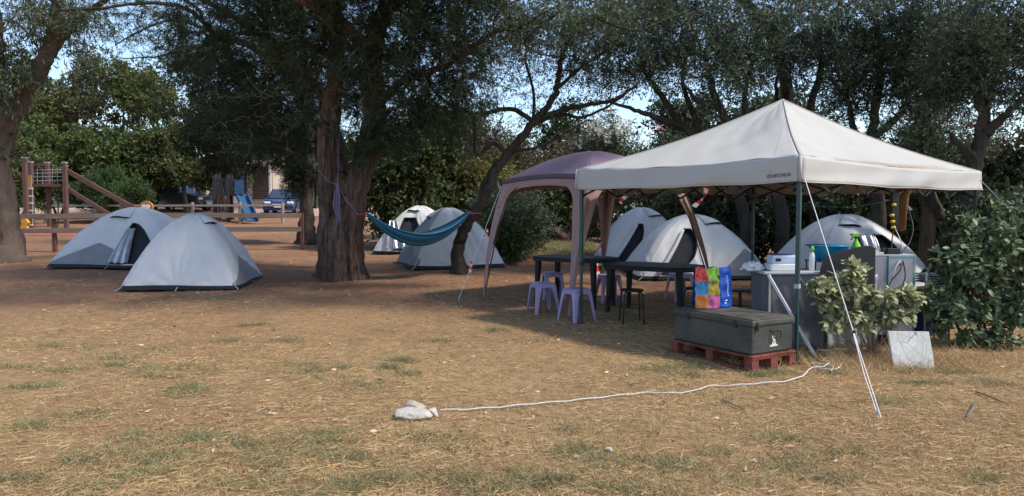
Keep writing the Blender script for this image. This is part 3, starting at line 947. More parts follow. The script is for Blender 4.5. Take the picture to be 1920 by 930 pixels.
WT = [
 ('tall grey green tree right above the climbing tower', 150, 56, 13.5, 8, LF_EUC, 'far'),
 ('golden tinted tree beside the leaning trunk at left', 95, 60, 11.5, 8, LF_GOLD, 'far'),
 ('olive green tree over the tower ramp', 235, 54, 11.5, 8, LF_FARG, 'far'),
 ('tall dull green tree left of the dark conifer', 300, 58, 12.5, 8.5, LF_FARG, 'far'),
 ('dark tree standing over the parked grey car', 352, 42.6, 5.6, 6.0, LF_FARG, 'far'),
 ('bushy tree shading the small play tower', 425, 43.5, 6.0, 5.5, LF_FARG, 'far'),
 ('tall hazy tree over the blue slide', 420, 62, 11, 9, LF_EUC, 'far'),
 ('yellowish tree behind the cabin with shutters', 520, 60, 8, 8, LF_GOLD, 'far'),
 ('dark green tree at the far left edge', 20, 52, 12, 8, LF_FARG, 'far'),
 ('dark low tree in front of the beige cabin', 285, 44, 5.6, 5.0, LF_FARG, 'far'),
]
for i, (lab, px, D0, h_, w_, lf, sp) in enumerate(WT):
    wood_tree(lab, px, D0, h_, w_, lf, 140 + i, sp, clear=.18 if h_ < 7 else .3, n=190)
# far belt of trees, copies of four grown ones
protos = []
belt = [(-40, 78), (60, 84), (170, 80), (270, 88), (380, 82), (480, 86), (590, 80), (680, 75), (760, 66), (840, 72), (930, 62),
        (1010, 70), (1090, 60), (1170, 78), (1250, 66), (1330, 70), (1420, 58), (1500, 64), (1590, 55), (1680, 60), (1770, 52), (1860, 56), (1950, 50)]
WORD = ['behind the climbing tower', 'behind the ramp', 'above the spring rocker', 'over the grey car', 'behind the play tower', 'over the blue car']
rb = random.Random(7)
PLACE = ['at the left picture edge', 'behind the brown climbing tower', 'behind the tower ramp', 'above the orange spring rider', 'above the parked grey car',
         'above the blue slide', 'above the blue car', 'behind the old fluted trunk', 'above the small silver tent', 'above the hammock', 'above the leaning hammock tree',
         'left of the purple canopy', 'behind the purple canopy', 'between the two canopies', 'left of the leaning grey leaved stem', 'left of the white canopy peak', 'behind the white canopy peak',
         'right of the white canopy peak', 'above the middle of the right slope', 'above the lower right slope', 'left of the forked tree', 'behind the forked tree', 'at the right picture edge']
for i, (px, D0) in enumerate(belt):
    lab = 'distant belt tree ' + PLACE[i]
    if i < 4:
        o = wood_tree(lab, px, D0, [9.5, 8.5, 10, 9][i], [8, 9, 8, 9][i], LF_FARG if i != 2 else LF_HEDGE, 170 + i, 'far', ls=1.3, n=120, clear=.05, name='distant_tree')
        protos.append(o)
    else:
        o = copy_tree(protos[i % 4])
        X = at(px, 400, D0).x
        o.location = gp(X, D0)
        o.rotation_euler.z = rb.uniform(0, 6.28)
        s = rb.uniform(.42, .58) if 900 < px else rb.uniform(.8, 1.0)
        o.scale = (s * 1.2, s * 1.2, s)
    tag(o, lab, 'tree', 'distant belt of trees')
# ================================================================== tents
FLY = mat('tent_fabric', (.50, .50, .505), .6, .06, 2.5, bump=.5, bscale=5, spec=.3)
FLY_W = mat('tent_fabric_bleached', (.57, .565, .56), .55, .06, 2.5, bump=.5, bscale=5, spec=.3)
PANEL = mat('tent_grey_panel', (.19, .195, .21), .7, .12, 4, bump=.2, bscale=6)
BLACK = mat('black_fabric', (.012, .012, .014), .7, .2, 5)
INNER = mat('inner_tent_mesh', (.022, .024, .028), .85, .3, 5)
SILVER = mat('silver_lining', (.50, .50, .52), .28, .25, 5, metal=.75, bump=.4, bscale=9)
ZIP = mat('zip_tape', (.02, .022, .025), .6, .2, 5)
STRAP = mat('grey_webbing', (.30, .38, .36), .7, .2, 10)

def tent_surf(a, b, H, th, t, seed=0.0, off=0.0):
    n = 2.2 + 9.0 * t ** 2.5
    c, s = math.cos(th), math.sin(th)
    rho = (abs(c / a) ** n + abs(s / b) ** n) ** (-1 / n)
    x, y = rho * t * c, rho * t * s
    z = H * (1 - t ** 2.15)
    # pull folds between the pegs
    w = .008 * math.sin(th * 9 + 7 * t + seed) * t * (1 - t) * 4 + .013 * math.sin(th * 23 + seed * 3 - 9 * t + 1.5 * math.sin(th * 5)) * max(0, t - .4) * (1.05 - t) * 6 * (.5 + .5 * math.sin(th * 3.3 + seed))
    # fabric hangs a little in between the crossed poles
    k = abs(math.sin(2 * math.atan2(s / b, c / a)))
    w -= .05 * (1 - k) * math.sin(math.pi * min(1, t)) 
    # creases fanning out from the pegs at the middle of each side and the corners
    for k_, (mx, my) in enumerate(((0, -b), (a, 0), (0, b), (-a, 0), (a, -b), (-a, -b))):
        d_ = math.sqrt((x - mx) ** 2 + (y - my) ** 2 + z * z)
        if d_ < 1.1:
            u_ = (x - mx) if my else (y - my)
            if k_ > 3: u_ = (x - mx) * (1 if mx < 0 else -1) - .3
            an = math.atan2(z, u_)
            w += (.011 if k_ < 4 else .007) * math.sin(an * 15 + seed * 5 + k_ + 2.0 * math.sin(an * 4)) * math.exp(-((d_ - .42) / .27) ** 2)
    nrm = Vector((c / max(a, .1), s / max(b, .1), .55)).normalized()
    return Vector((x, y, z + .005)) + nrm * (w + off)

def dome_tent(label, x, y, rz, a, b, H, zones=(), hoods=(), seed=0, fly=FLY, extra=None, pegs=True):
    """zones: (kind, test(P)) with kind 'hole' or a (part name, material); hoods: (th0, th1, t0, t1)"""
    base = gp(x, y)
    root = thing('dome_tent', base, label, 'tent', 'dome tents pitched under the trees', rz)
    NT, NR = 220, 64
    tt = [0.02 + .98 * (j / NR) ** .9 for j in range(NR + 1)]
    pts = [[tent_surf(a, b, H, 2 * math.pi * i / NT, t, seed) for t in tt] for i in range(NT)]
    sl = math.sin(rz) * 0.034
    polys = {}
    whole = []
    for i in range(NT):
        for j in range(NR):
            q = [pts[i][j], pts[(i + 1) % NT][j], pts[(i + 1) % NT][j + 1], pts[i][j + 1]]
            whole.append(q)
    def clip(poly, fv):
        """split a polygon where fv changes sign -> (inside, outside, cut points)"""
        a, b, cut = [], [], []
        n = len(poly)
        for k in range(n):
            p, q = poly[k], poly[(k + 1) % n]
            fp, fq = fv[k], fv[(k + 1) % n]
            (a if fp > 0 else b).append(p)
            if (fp > 0) != (fq > 0):
                x = p.lerp(q, fp / (fp - fq))
                a.append(x); b.append(x); cut.append(x)
        return (a if len(a) > 2 else None), (b if len(b) > 2 else None), cut
    zz = [(('skirt', BLACK), lambda P: .072 + .012 * math.sin(3 * math.atan2(P.y, P.x) + seed) - P.z)] + list(zones)
    trims = []
    for kd, fn in zz:
        rest, seg = [], []
        for poly in whole:
            fv = [fn(p) for p in poly]
            if max(fv) <= 0:
                rest.append(poly); continue
            a_in, b_out, cut = clip(poly, fv)
            if a_in and kd != 'hole': polys.setdefault(kd, []).append(a_in)
            if b_out: rest.append(b_out)
            if len(cut) == 2: seg.append(cut)
        whole = rest
        if kd == 'hole': trims += seg
    polys[('flysheet', fly)] = whole
    for (nm, m), cells in polys.items():
        idx, vs, fs = {}, [], []
        for poly in cells:
            f = []
            for p in poly:
                k = (round(p.x, 5), round(p.y, 5), round(p.z, 5))
                if k not in idx:
                    idx[k] = len(vs); vs.append(p)
                if idx[k] not in f: f.append(idx[k])
            if len(f) > 2: fs.append(f)
        mb = MB(); mb.add(vs, fs)
        mb.build(nm, m, root, smooth=True)
    if trims:
        mb = MB()
        for p, q in trims:
            if (q - p).length > 1e-4:
                e_ = (q - p).normalized() * .004
                mb.bar(p - e_, q + e_, .028, .028)
        mb.build('door_zip', ZIP, root, kind='stuff')
    # top cap
    mb = MB(); mb.add([pts[i][0] for i in range(0, NT, 5)], [tuple(range(NT // 5))]); mb.build('crown_patch', fly, root)
    # pole sleeves running from the corners over the top
    al = math.atan2(b, a)
    for th in (al, math.pi - al, math.pi + al, -al):
        P = [tent_surf(a, b, H, th + .12 * (1 - k / 24), .06 + .925 * k / 24, seed, .004) for k in range(25)]
        MB().tube(P, .011, 6).build('pole_sleeve', fly, root, smooth=True)
    # inner tent
    mb = MB()
    mb.grid(lambda u, v: tent_surf(a * .93, b * .93, H * .93, 2 * math.pi * u, max(.01, v), seed), 48, 14)
    mb.build('inner_tent', INNER, root, smooth=True)
    for (th0, th1, t0, t1) in hoods:
        mb = MB()
        mb.grid(lambda u, v: tent_surf(a, b, H, th0 + (th1 - th0) * u, t0 + (t1 - t0) * v, seed, .008 + .06 * v * math.sin(math.pi * u) ** .5), 16, 8)
        h = mb.build('vent_hood', fly, root, smooth=True, thick=.004)
        mb = MB()
        mb.grid(lambda u, v: tent_surf(a, b, H, th0 + (th1 - th0) * u, t0 + (t1 - t0) * v, seed, .004), 16, 6)
        mb.build('vent_mesh', BLACK, h, smooth=True)
        P = [tent_surf(a, b, H, th0 + (th1 - th0) * k / 12, t1, seed, .008 + .06 * math.sin(math.pi * k / 12) ** .5) for k in range(13)]
        MB().tube(P, .006, 5).build('piping', ZIP, h)
    if pegs:
        for th in (0, math.pi / 2, math.pi, 3 * math.pi / 2, math.atan2(b, a), math.pi - math.atan2(b, a), math.pi + math.atan2(b, a), -math.atan2(b, a)):
            p = tent_surf(a, b, H, th, .985, seed)
            o = Vector((p.x, p.y, 0)).normalized()
            q = p + o * .12
            q.z = -.01
            MB().bar(p, q, .016, .006).build('peg_strap', STRAP, root)
    if extra:
        extra(root, lambda th, t, off=0: tent_surf(a, b, H, th, t, seed, off))
    return root

def tube_on(root, S, uv, r, m, name):
    return MB().tube(smooth_path([S(th, t, .006) for th, t in uv], 6), r, 5).build(name, m, root)

def inv(P, a, b, H):
    """local point -> (front face x, height)"""
    return P.x, P.z

# front left tent: closed, grey gusset on its right end
Tt = on(385, 470)
A, B_, C_ = on(210, 549), on(436, 545), on(507, 517)
cx, cy = (A.x + C_.x) / 2, (A.y + C_.y) / 2
ex = (B_ - A); rz = math.atan2(ex.y, ex.x)
a_ = (Vector((ex.x, ex.y)).length) / 2
dome_tent('closed pale grey dome tent, nearest of the two left tents', cx - .04, cy + .05, rz, a_ + .03, 1.13, 1.33,
   zones=[(('end_panel', PANEL), lambda P: min(P.x - .45, P.x * 1.16 - abs(P.y), .56 - .50 * abs(P.y + .12) - P.z))],
   hoods=[(-1.0, -.35, .12, .40)], seed=1.0, fly=FLY)

# left tent behind it with open door
def extra_left(root, S):
    # silver-lined door rolled aside and hanging
    def f(u, v):
        x = .02 + .44 * u * (1 - .55 * (1 - v)) + .2 * (1 - v)
        z = .10 + .78 * (1 - v)
        t = max(.2, (1 - z / 1.35) ** (1 / 2.15))
        y = -1.1 * t - .05 - .05 * math.sin(u * 17 + v * 2) * v - .03 * math.sin(u * 31 + 2)
        return Vector((x, y, z))
    MB().grid(f, 40, 24).build('door_flap', SILVER, root, smooth=True, thick=.003)
A, B_ = on(80, 504), on(330, 507)
ex = B_ - A; rz = math.atan2(ex.y, ex.x)
dome_tent('pale blue grey dome tent with open door and silver flap beside the left tree', (A.x + B_.x) / 2 + .1, (A.y + B_.y) / 2 + 1.08, rz, ex.length / 2 + .02, 1.15, 1.36,
   zones=[('hole', lambda P: min(-P.y, .99 - P.z, P.x - (.02 + .26 * (max(0, P.z) / .97) ** 1.6), .32 + .9 * max(0, 1 - P.z / .99) ** .62 - P.x, P.z - .1)),
          (('side_panel', PANEL), lambda P: min(-P.y, .3 - P.x, .56 - .40 * abs(P.x + .35) - P.z, .1 + (P.x + 1.55) * .45 - P.z))],
   hoods=[(-2.2, -1.3, .10, .44)], seed=2.3, fly=FLY, extra=extra_left)

# grey tent behind the hammock
B1, B2 = on(772, 509), on(952, 507)
rz = .34; a_ = 1.13
c = B1 + Vector((math.cos(rz), math.sin(rz), 0)) * a_ + Vector((-math.sin(rz), math.cos(rz), 0)) * 1.12
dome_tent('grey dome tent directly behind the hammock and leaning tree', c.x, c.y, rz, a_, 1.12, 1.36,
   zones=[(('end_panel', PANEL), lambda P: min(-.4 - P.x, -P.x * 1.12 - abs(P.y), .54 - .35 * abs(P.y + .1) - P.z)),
          (('shaded_face', mat('tent_fabric_shaded', (.24, .255, .28), .6, .08, 3)), lambda P: min(-P.x, -P.x - abs(P.y) * 1.01))],  # left face given a darker colour that stands in for its shade
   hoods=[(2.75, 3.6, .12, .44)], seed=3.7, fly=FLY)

# small tent with open silver door behind it
def extra_mid(root, S):
    def f(u, v):
        x = -.62 + .62 * u * (.35 + .65 * v) - .05 * (1 - v)
        z = .12 + .80 * (1 - v)
        t = (1 - min(.99, z / 1.32)) ** (1 / 2.15)
        return Vector((x, -.95 * t - .06 - .05 * math.sin(u * 14 + v * 2), z))
    MB().grid(f, 30, 20).build('door_flap', SILVER, root, smooth=True, thick=.003)
p = on(772, 477)
dome_tent('small silver lined tent with open door farthest back behind the hammock', p.x + .12, p.y + .9, -.25, 1.12, 1.0, 1.32,
   zones=[('hole', lambda P: min(-P.y, P.z - .1, .98 - P.z, P.x + .25 + .2 * (1 - P.z), .72 * (1 - P.z / 1.1) - P.x))],
   hoods=[(-2.2, -1.2, .2, .36)], seed=4.1, fly=FLY_W, extra=extra_mid)

# pair of tents behind the tables
def crescent(x0, w):
    def hole(P):
        s = min(1, max(0.0, P.z / .98))
        xl = x0 - .72 + .74 * s ** .85
        xr = xl + w * max(0.0, math.sin(math.pi * min(1, s * .82 + .13))) ** .7
        return min(-P.y, P.z - .1, .98 - P.z, P.x - xl, xr - P.x)
    return hole
def roll(x0):
    def ex(root, S):
        P = []
        for k in range(12):
            s = .12 + .86 * k / 11
            z = .98 * s
            t = (1 - min(.98, z / 1.3)) ** (1 / 2.15)
            P.append(Vector((x0 - .76 + .74 * s ** .85, -1.1 * t - .05, z)))
        MB().tube(P, [.05 - .02 * k / 11 for k in range(12)], 8).build('rolled_door', FLY_W, root, smooth=True)
        # small square badge on the fly
        q = S(-1.35, .45, .02)
    return ex
p = at(1205, 490, 16.4)
dome_tent('pale tent with narrow dark door gap, farther of the pair behind the tables', p.x + .05, 16.9, -.05, 1.14, 1.1, 1.36,
   zones=[('hole', crescent(-.15, .30))], hoods=[(-1.35, -.7, .14, .42)], seed=5.2, fly=FLY, extra=roll(-.15))
p = at(1305, 500, 14.6)
dome_tent('pale tent with open black door and grey corner, nearest behind the tables', p.x, 15.0, .04, 1.37, 1.1, 1.27,
   zones=[('hole', crescent(-.33, .46)), (('corner_panel', PANEL), lambda P: min(-P.y, P.x - .3, .60 - .85 * abs(P.x - .85) - P.z if P.x < .85 else .60 - .72 * (P.x - .85) - P.z))],
   hoods=[(-1.25, -.55, .14, .42)], seed=6.4, fly=FLY_W, extra=roll(-.33))

# sunlit tent behind the camp kitchen
def extra_r(root, S):
    def f(u, v):
        x = -.1 + .32 * u
        z = .35 + .62 * (1 - v)
        t = (1 - min(.98, z / 1.3)) ** (1 / 2.15)
        return Vector((x, -1.05 * t - .05 - .03 * math.sin(u * 12 + v), z))
    MB().grid(f, 20, 14).build('door_flap', SILVER, root, smooth=True, thick=.003)
p = at(1622, 480, 12.6)
dome_tent('sunlit dome tent with dark open door behind the camp kitchen', p.x, 13.4, .1, 1.32, 1.05, 1.32,
   zones=[('hole', lambda P: min(-P.y, P.z - .1, .95 - P.z, .55 * max(0, 1 - abs(P.z) ** 2.2) ** .5 - abs(P.x - .18)))],
   hoods=[(-2.3, -1.4, .1, .42)], seed=7.7, fly=FLY_W, extra=extra_r)

# ================================================================== hammock
hA, hB = at(672, 402, 13.75), at(893, 400, Dh - .25)
root = thing('hammock', (hA + hB) / 2 - Vector((0, 0, .9)), 'teal blue striped hammock slung between the old tree and the leaning tree', 'hammock')
org = root.location
def hpt(u, w):
    p = hA.lerp(hB, .07 + .86 * u)
    sag = .54 * (1 - (2 * u - 1) ** 2)
    sp = math.sin(math.pi * min(1, max(0, u))) ** .75
    ax = (hB - hA); side = Vector((-ax.y, ax.x, 0)).normalized()
    lat = w * (.05 + .30 * sp)
    up = (abs(w) ** 2.2) * (.02 + .24 * sp)
    fold = .018 * math.sin(w * 22 + 1.5 * math.sin(u * 5)) * (1.1 - .6 * sp)
    return p + side * lat + Vector((0, 0, -sag - .10 * sp + up + fold))
def hammock_cloth():
    m = bpy.data.materials.new('hammock_cloth'); m.use_nodes = True
    N, L = m.node_tree.nodes, m.node_tree.links
    p = N['Principled BSDF']; p.inputs['Roughness'].default_value = .8
    at_ = N.new('ShaderNodeAttribute'); at_.attribute_name = 'stripe'
    r = N.new('ShaderNodeValToRGB'); r.color_ramp.interpolation = 'LINEAR'
    e = r.color_ramp.elements
    e[0].position = 0; e[0].color = (.008, .085, .18, 1); e[1].position = 1; e[1].color = (.02, .035, .05, 1)
    x = e.new(.45); x.color = (.012, .17, .31, 1); x = e.new(.6); x.color = (.03, .25, .40, 1)
    L.new(at_.outputs['Fac'], r.inputs[0]); L.new(r.outputs[0], p.inputs['Base Color'])
    return m
mb = MB(org); NU, NW = 70, 60
mb.grid(lambda u, v: hpt(u, 2 * v - 1), NU, NW)
cl = mb.build('cloth', hammock_cloth(), root, smooth=True, thick=.004)
at_ = cl.data.attributes.new('stripe', 'FLOAT', 'POINT')
at_.data.foreach_set('value', np.array([.5 + .5 * math.sin((j / NW) * 34) for i in range(NU + 1) for j in range(NW + 1)], np.float32))
ROPE_PINK = mat('pink_cord', (.34, .10, .11), .8, .2, 20)
for e_, u in ((hA, 0), (hB, 1)):
    mb = MB(org)
    for k in range(9):
        mb.tube([e_, e_.lerp(hpt(u, -1 + 2 * k / 8), .5) - Vector((0, 0, .005)), hpt(u, -1 + 2 * k / 8)], .006, 4)
    mb.build('end_cords', ROPE_PINK, root)
    q = e_ + (Vector((-.25, .2, .03)) if u == 0 else Vector((.1, .25, 0)))
    MB(org).tube([e_, q], .012, 6).build('hanging_loop', ROPE_PINK, root)
# purple cord bundle on the trunk
CORD = mat('violet_cord', (.19, .16, .30), .8, .4, 40)
p0 = at(633, 347, 13.55)
root = thing('cord_bundle', p0 - Vector((0, 0, .9)), 'bundle of violet cord hung from the old fluted trunk', 'cord')
rr = random.Random(4)
for k in range(9):
    q = p0 + Vector((rr.uniform(-.05, .06), rr.uniform(-.04, .03), -rr.uniform(.45, .85)))
    mid = p0.lerp(q, .5) + Vector((rr.uniform(-.08, .08), -.05, 0))
    MB(root.location).tube(smooth_path([p0, mid, q], 5), .006, 4).build('strand', CORD, root)
for e_ in (at(596, 318, 13.7), at(636, 250, 13.7), at(664, 388, 13.6), hA):
    MB(root.location).tube(smooth_path([p0, p0.lerp(e_, .5) - Vector((0, 0, .06)), e_], 5), .006, 4).build('tie', CORD, root)

# ================================================================== white pop-up canopy
CANV = mat('canopy_canvas', (.405, .392, .37), .75, .05, 1.6, bump=.18, bscale=3, spec=.25)
def canopy_stained():
    m = mat('canopy_canvas_stained', (.405, .392, .37), .75, .05, 1.6, bump=.18, bscale=3, spec=.25)
    N, L = m.node_tree.nodes, m.node_tree.links
    p = N['Principled BSDF']
    src = p.inputs['Base Color'].links[0].from_socket
    a = N.new('ShaderNodeAttribute'); a.attribute_name = 'stain'
    nz = N.new('ShaderNodeTexNoise'); nz.inputs['Scale'].default_value = 3.5; nz.inputs['Detail'].default_value = 6
    mu = N.new('ShaderNodeMath'); mu.operation = 'MULTIPLY'
    L.new(a.outputs['Fac'], mu.inputs[0]); L.new(nz.outputs['Fac'], mu.inputs[1])
    mu2 = N.new('ShaderNodeMath'); mu2.operation = 'MULTIPLY'; mu2.inputs[1].default_value = 2.4; mu2.use_clamp = True
    L.new(mu.outputs[0], mu2.inputs[0])
    x = N.new('ShaderNodeMix'); x.data_type = 'RGBA'
    L.new(mu2.outputs[0], x.inputs['Factor']); L.new(src, x.inputs['A']); x.inputs['B'].default_value = (.26, .16, .09, 1)
    L.new(x.outputs['Result'], p.inputs['Base Color'])
    return m
CANV_S = canopy_stained()
STEEL_G = mat('green_painted_steel', (.018, .055, .055), .45, .15, 5, spec=.5)
STEEL_B = mat('black_steel', (.014, .014, .015), .5, .2, 5, spec=.4)
ZE = 2.185
gF, gL, gR, gB = Vector((2.90, 7.17, ZE)), Vector((.88, 9.50, ZE)), Vector((6.53, 9.95, ZE)), Vector((4.10, 12.1, ZE))
gA = Vector(((gL.x + gR.x + .05) / 2 - .08, (gF.y + gB.y) / 2, 3.13))
root = thing('pop_up_canopy', Vector((gA.x, gA.y, gz(gA.x, gA.y))), 'white pop up canopy with pointed roof and dark green legs', 'canopy')
org = root.location
VH = .262
def roof_panel(P0, P1, sag, wob):
    def f(u, v):
        e = P0.lerp(P1, u)
        p = e.lerp(gA, v)
        p.z -= sag * math.sin(math.pi * v) * (1 - .2 * abs(2 * u - 1)) + .045 * math.sin(math.pi * u) * (1 - v) ** 1.5
        p.z += (.02 * math.sin(u * 9 + wob) * (1 - v) * v * 3 + .014 * math.sin(u * 46 + wob + v * 9) * max(0, .3 - v) * abs(2 * u - 1) ** 3 * 4) * min(1, 5 * math.sin(math.pi * u)) ** 2 + .006 * math.sin(u * 17 - v * 11 + wob) * math.sin(math.pi * u) + .004 * math.sin(u * 33 + v * 21) * math.sin(math.pi * u)
        return p
    return f
corners = [gL, gF, gR, gB]
for k, (P0, P1) in enumerate(((gL, gF), (gF, gR), (gR, gB), (gB, gL))):
    mb = MB(org); mb.grid(roof_panel(P0, P1, .10, k * 2.1), 48, 30)
    o = mb.build('roof_panel', CANV_S if k == 1 else CANV, root, smooth=True, thick=.002)
    if k == 1:
        s = o.data.attributes.new('stain', 'FLOAT', 'POINT')
        vals = []
        for i in range(49):
            for j in range(31):
                u, v = i / 48, j / 30
                d = abs(v - .04 - .02 * (u - .5)) / .06
                vals.append(max(0, 1 - d) * max(0, 1 - abs(u - .5) / .36) ** .5)
        s.data.foreach_set('value', np.array(vals, np.float32))
    out = Vector(((P0 + P1) / 2 - gA)); out.z = 0; out.normalize()
    def vf(u, v):
        p = P0.lerp(P1, u)
        p.z -= .045 * math.sin(math.pi * u) * (1 - .6 * v)
        edge = min(u, 1 - u)
        fold = .016 * math.sin(u * 31 + v * 2.4 + k) * math.sin(math.pi * u) + .012 * math.sin(u * 8 + v * 5 + k)
        p = p + out * (.012 + .022 * v + fold * v) - Vector((0, 0, VH * v + .006 * math.sin(u * 17 + k) * v))
        return p
    mb = MB(org); mb.grid(vf, 60, 8); va = mb.build('valance', CANV, root, smooth=True, thick=.002)
    MB(org).tube([vf(i / 40, 1.0) for i in range(41)], .006, 5).build('hem', CANV, va, smooth=True)
    if k == 0:
        me = text_mesh('QUECHUA', .05, .0005, .25, 1.15, .0006)
        lt = link_mesh('lettering', me, mat('print_grey', (.06, .06, .065), .8, .1, 5), va)
        u, v = .93, .74
        p = vf(u, v); d = (vf(u + .05, v) - vf(u - .05, v)).normalized(); dn = (vf(u, .95) - vf(u, .6)).normalized()
        nn = d.cross(-dn).normalized()
        if nn.dot(out) < 0: nn = -nn
        M3 = Matrix((d, nn.cross(d), nn)).transposed().to_4x4()
        M3.translation = p + nn * .012 - org
        lt.matrix_basis = M3
for k, c_ in enumerate(corners):
    rp_ = roof_panel(c_, corners[(k + 1) % 4], .10, 0)
    MB(org).tube([rp_(0, j / 24) + Vector((0, 0, .004)) for j in range(25)], .007, 6).build('ridge_seam', CANV, root, smooth=True)
    oc = (c_ - gA); oc.z = 0; oc.normalize()
    MB(org).tube([c_ + oc * .012 + Vector((0, 0, -.002)), c_ + oc * .032 - Vector((0, 0, VH + .004))], .017, 8).build('corner_seam', CANV, root, smooth=True)
    MB(org).tube([rp_(j / 40, 0) + Vector((0, 0, .003)) for j in range(41)], .006, 6).build('eave_seam', CANV, root, smooth=True)
    q = c_ + (Vector((gA.x, gA.y, c_.z)) - c_).normalized() * .05
    bz = gz(q.x, q.y)
    mb = MB(org); mb.box((q.x, q.y, (bz + .78 + ZE) / 2), (.042, .042, ZE - bz - .78), Matrix.Rotation(.85, 3, 'Z'))
    lg = mb.build('leg', STEEL_G, root, bevel=.004)
    MB(org).box((q.x, q.y, bz + .40), (.032, .032, .80), Matrix.Rotation(.85, 3, 'Z')).build('lower_tube', STEEL_G, lg)
    MB(org).box((q.x, q.y, bz + .80), (.05, .05, .045), Matrix.Rotation(.85, 3, 'Z')).build('lock_collar', mat('collar_grey', (.35, .36, .36), .5, .1, 5) if k == 1 else STEEL_B, lg)
    MB(org).box((q.x, q.y, bz + .006), (.09, .09, .012), Matrix.Rotation(.85, 3, 'Z')).build('foot_plate', STEEL_B, lg)
    MB(org).box((q.x, q.y, ZE - .04), (.06, .06, .08), Matrix.Rotation(.85, 3, 'Z')).build('corner_bracket', STEEL_B, lg)
# scissor bars
for (P0, P1, nd) in ((gL, gF, 4), (gF, gR, 6), (gR, gB, 4), (gB, gL, 6)):
    for i in range(nd):
        a0, a1 = P0.lerp(P1, i / nd), P0.lerp(P1, (i + 1) / nd)
        inn = (gA - (P0 + P1) / 2); inn.z = 0; inn.normalize()
        a0, a1 = a0 + inn * .07, a1 + inn * .07
        for s in (0, 1):
            MB(org).bar(a0 + Vector((0, 0, -.08 if s else -.36)) + inn * .012 * s, a1 + Vector((0, 0, -.36 if s else -.08)) + inn * .012 * s, .014, .026).build('scissor_bar', STEEL_B, root)
for c_ in corners:
    MB(org).bar(c_ + Vector((0, 0, -.14)) + (gA - c_) * .03, gA - Vector((0, 0, .26)), .018, .028).build('rafter', STEEL_B, root)
MB(org).tube([gA - Vector((0, 0, .45)), gA - Vector((0, 0, .03))], .025, 8).build('peak_post', STEEL_B, root)

# guy ropes of the white canopy
GUY = mat('white_guy_rope', (.72, .70, .68), .7, .15, 30)
g0, g1 = gF + Vector((.03, -.05, -VH + .02)), on(1652, 786)
root = thing('guy_rope', g1, 'white guy rope from the front canopy corner down to a peg', 'rope')
k1 = g0.lerp(g1, .70)
MB(g1).tube([g0, k1], .0042, 6).build('line', GUY, root)
MB(g1).tube([k1, g1 + Vector((0, 0, .01))], .0042, 6).build('line', GUY, root)
MB(g1).tube([k1 + Vector((-.004, 0, 0)), k1.lerp(g1, .5) + Vector((-.022, 0, 0)), g1 + Vector((-.02, 0, .01))], .0042, 6).build('line', GUY, root)
MB(g1).box(k1, (.02, .012, .045), Matrix.Rotation(.3, 3, 'Y')).build('tensioner', STEEL_B, root)
MB(g1).tube([g1 + Vector((-.02, .02, .06)), g1 + Vector((.0, 0, -.06))], .008, 6).build('peg', mat('galvanised', (.35, .35, .34), .4, .2, 10, metal=.8), root)
g0, g1 = gR + Vector((.0, 0, -.1)), at(1990, 455, 8.6)
g1.z = gz(g1.x, g1.y) + .9
gd = g1 + (g1 - g0) * .9
gd.z = gz(gd.x, gd.y)
root = thing('guy_rope', gd, 'thin grey guy rope running off the right canopy corner', 'rope')
MB(gd).tube([g0, gd], .0045, 5).build('line', mat('grey_rope', (.36, .36, .35), .8, .2, 30), root)
MB(gd).box(g0.lerp(gd, .22), (.012, .012, .05), Matrix.Rotation(.7, 3, 'Y')).build('tensioner', GUY, root)

# ================================================================== purple canopy with tapering legs
PURP = mat('purple_roof', (.205, .14, .18), .8, .12, 1.8, bump=.2, bscale=3)
PINK = mat('pink_beige_trim', (.40, .275, .265), .8, .08, 1.8, bump=.2, bscale=3, trans=.25)
MAUVE = mat('mauve_band', (.10, .07, .085), .8, .1, 2)
PZ = 2.14
pL, pN, pB, pR = Vector((-.16, 11.7, PZ)), Vector((1.06, 10.0, PZ)), Vector((1.78, 13.25, PZ)), Vector((2.72, 11.35, PZ))
foot = {0: on(906, 562), 1: on(1066, 601), 2: on(1336, 545), 3: on(1128, 533)}
pA = Vector(((pL.x + pR.x) / 2 + .02, (pL.y + pR.y) / 2, 2.59))
root = thing('purple_canopy', Vector((pA.x, pA.y, gz(pA.x, pA.y))), 'purple domed canopy with pinkish tapering fabric legs behind the white canopy', 'canopy')
org = root.location
cor = [pL, pN, pR, pB]
for k in range(4):
    P0, P1 = cor[k], cor[(k + 1) % 4]
    def f(u, v):
        p = P0.lerp(P1, u).lerp(Vector((pA.x, pA.y, PZ)), v)
        arch = .05 * math.sin(math.pi * u) * (1 - v)
        p.z = PZ + arch + (pA.z - PZ) * math.sin(v * math.pi / 2) ** 1.05 + .012 * math.sin(u * 14 + k + v * 6) * v * math.sin(math.pi * u)
        return p
    mb = MB(org); mb.grid(f, 36, 22); mb.build('roof_panel', PURP, root, smooth=True, thick=.003)
    out = ((P0 + P1) / 2 - pA); out.z = 0; out.normalize()
    def vb(u, v):
        p = f(u, 0) + out * .012
        return p - Vector((0, 0, .07 * v))
    mb = MB(org); mb.grid(vb, 36, 2); mb.build('band', MAUVE, root, smooth=True, thick=.002)
    # side panel: straight under the band, sweeping down to both feet as an arch
    F0, F1 = foot[k], foot[(k + 1) % 4]
    def sf(u, v):
        top = f(u, 0) - Vector((0, 0, .07)) + out * .008
        e = abs(2 * u - 1)
        low = max(0.0, (e - .62) / .38)
        drop = .10 + .10 * e ** 3 + (.16 * low ** 2.2)
        return top - Vector((0, 0, drop * v)) + out * .01 * math.sin(u * 30) * v
    mb = MB(org); mb.grid(sf, 60, 5); mb.build('side_valance', PINK, root, smooth=True, thick=.002)
LEGW = [.26, .30, .26, .28]
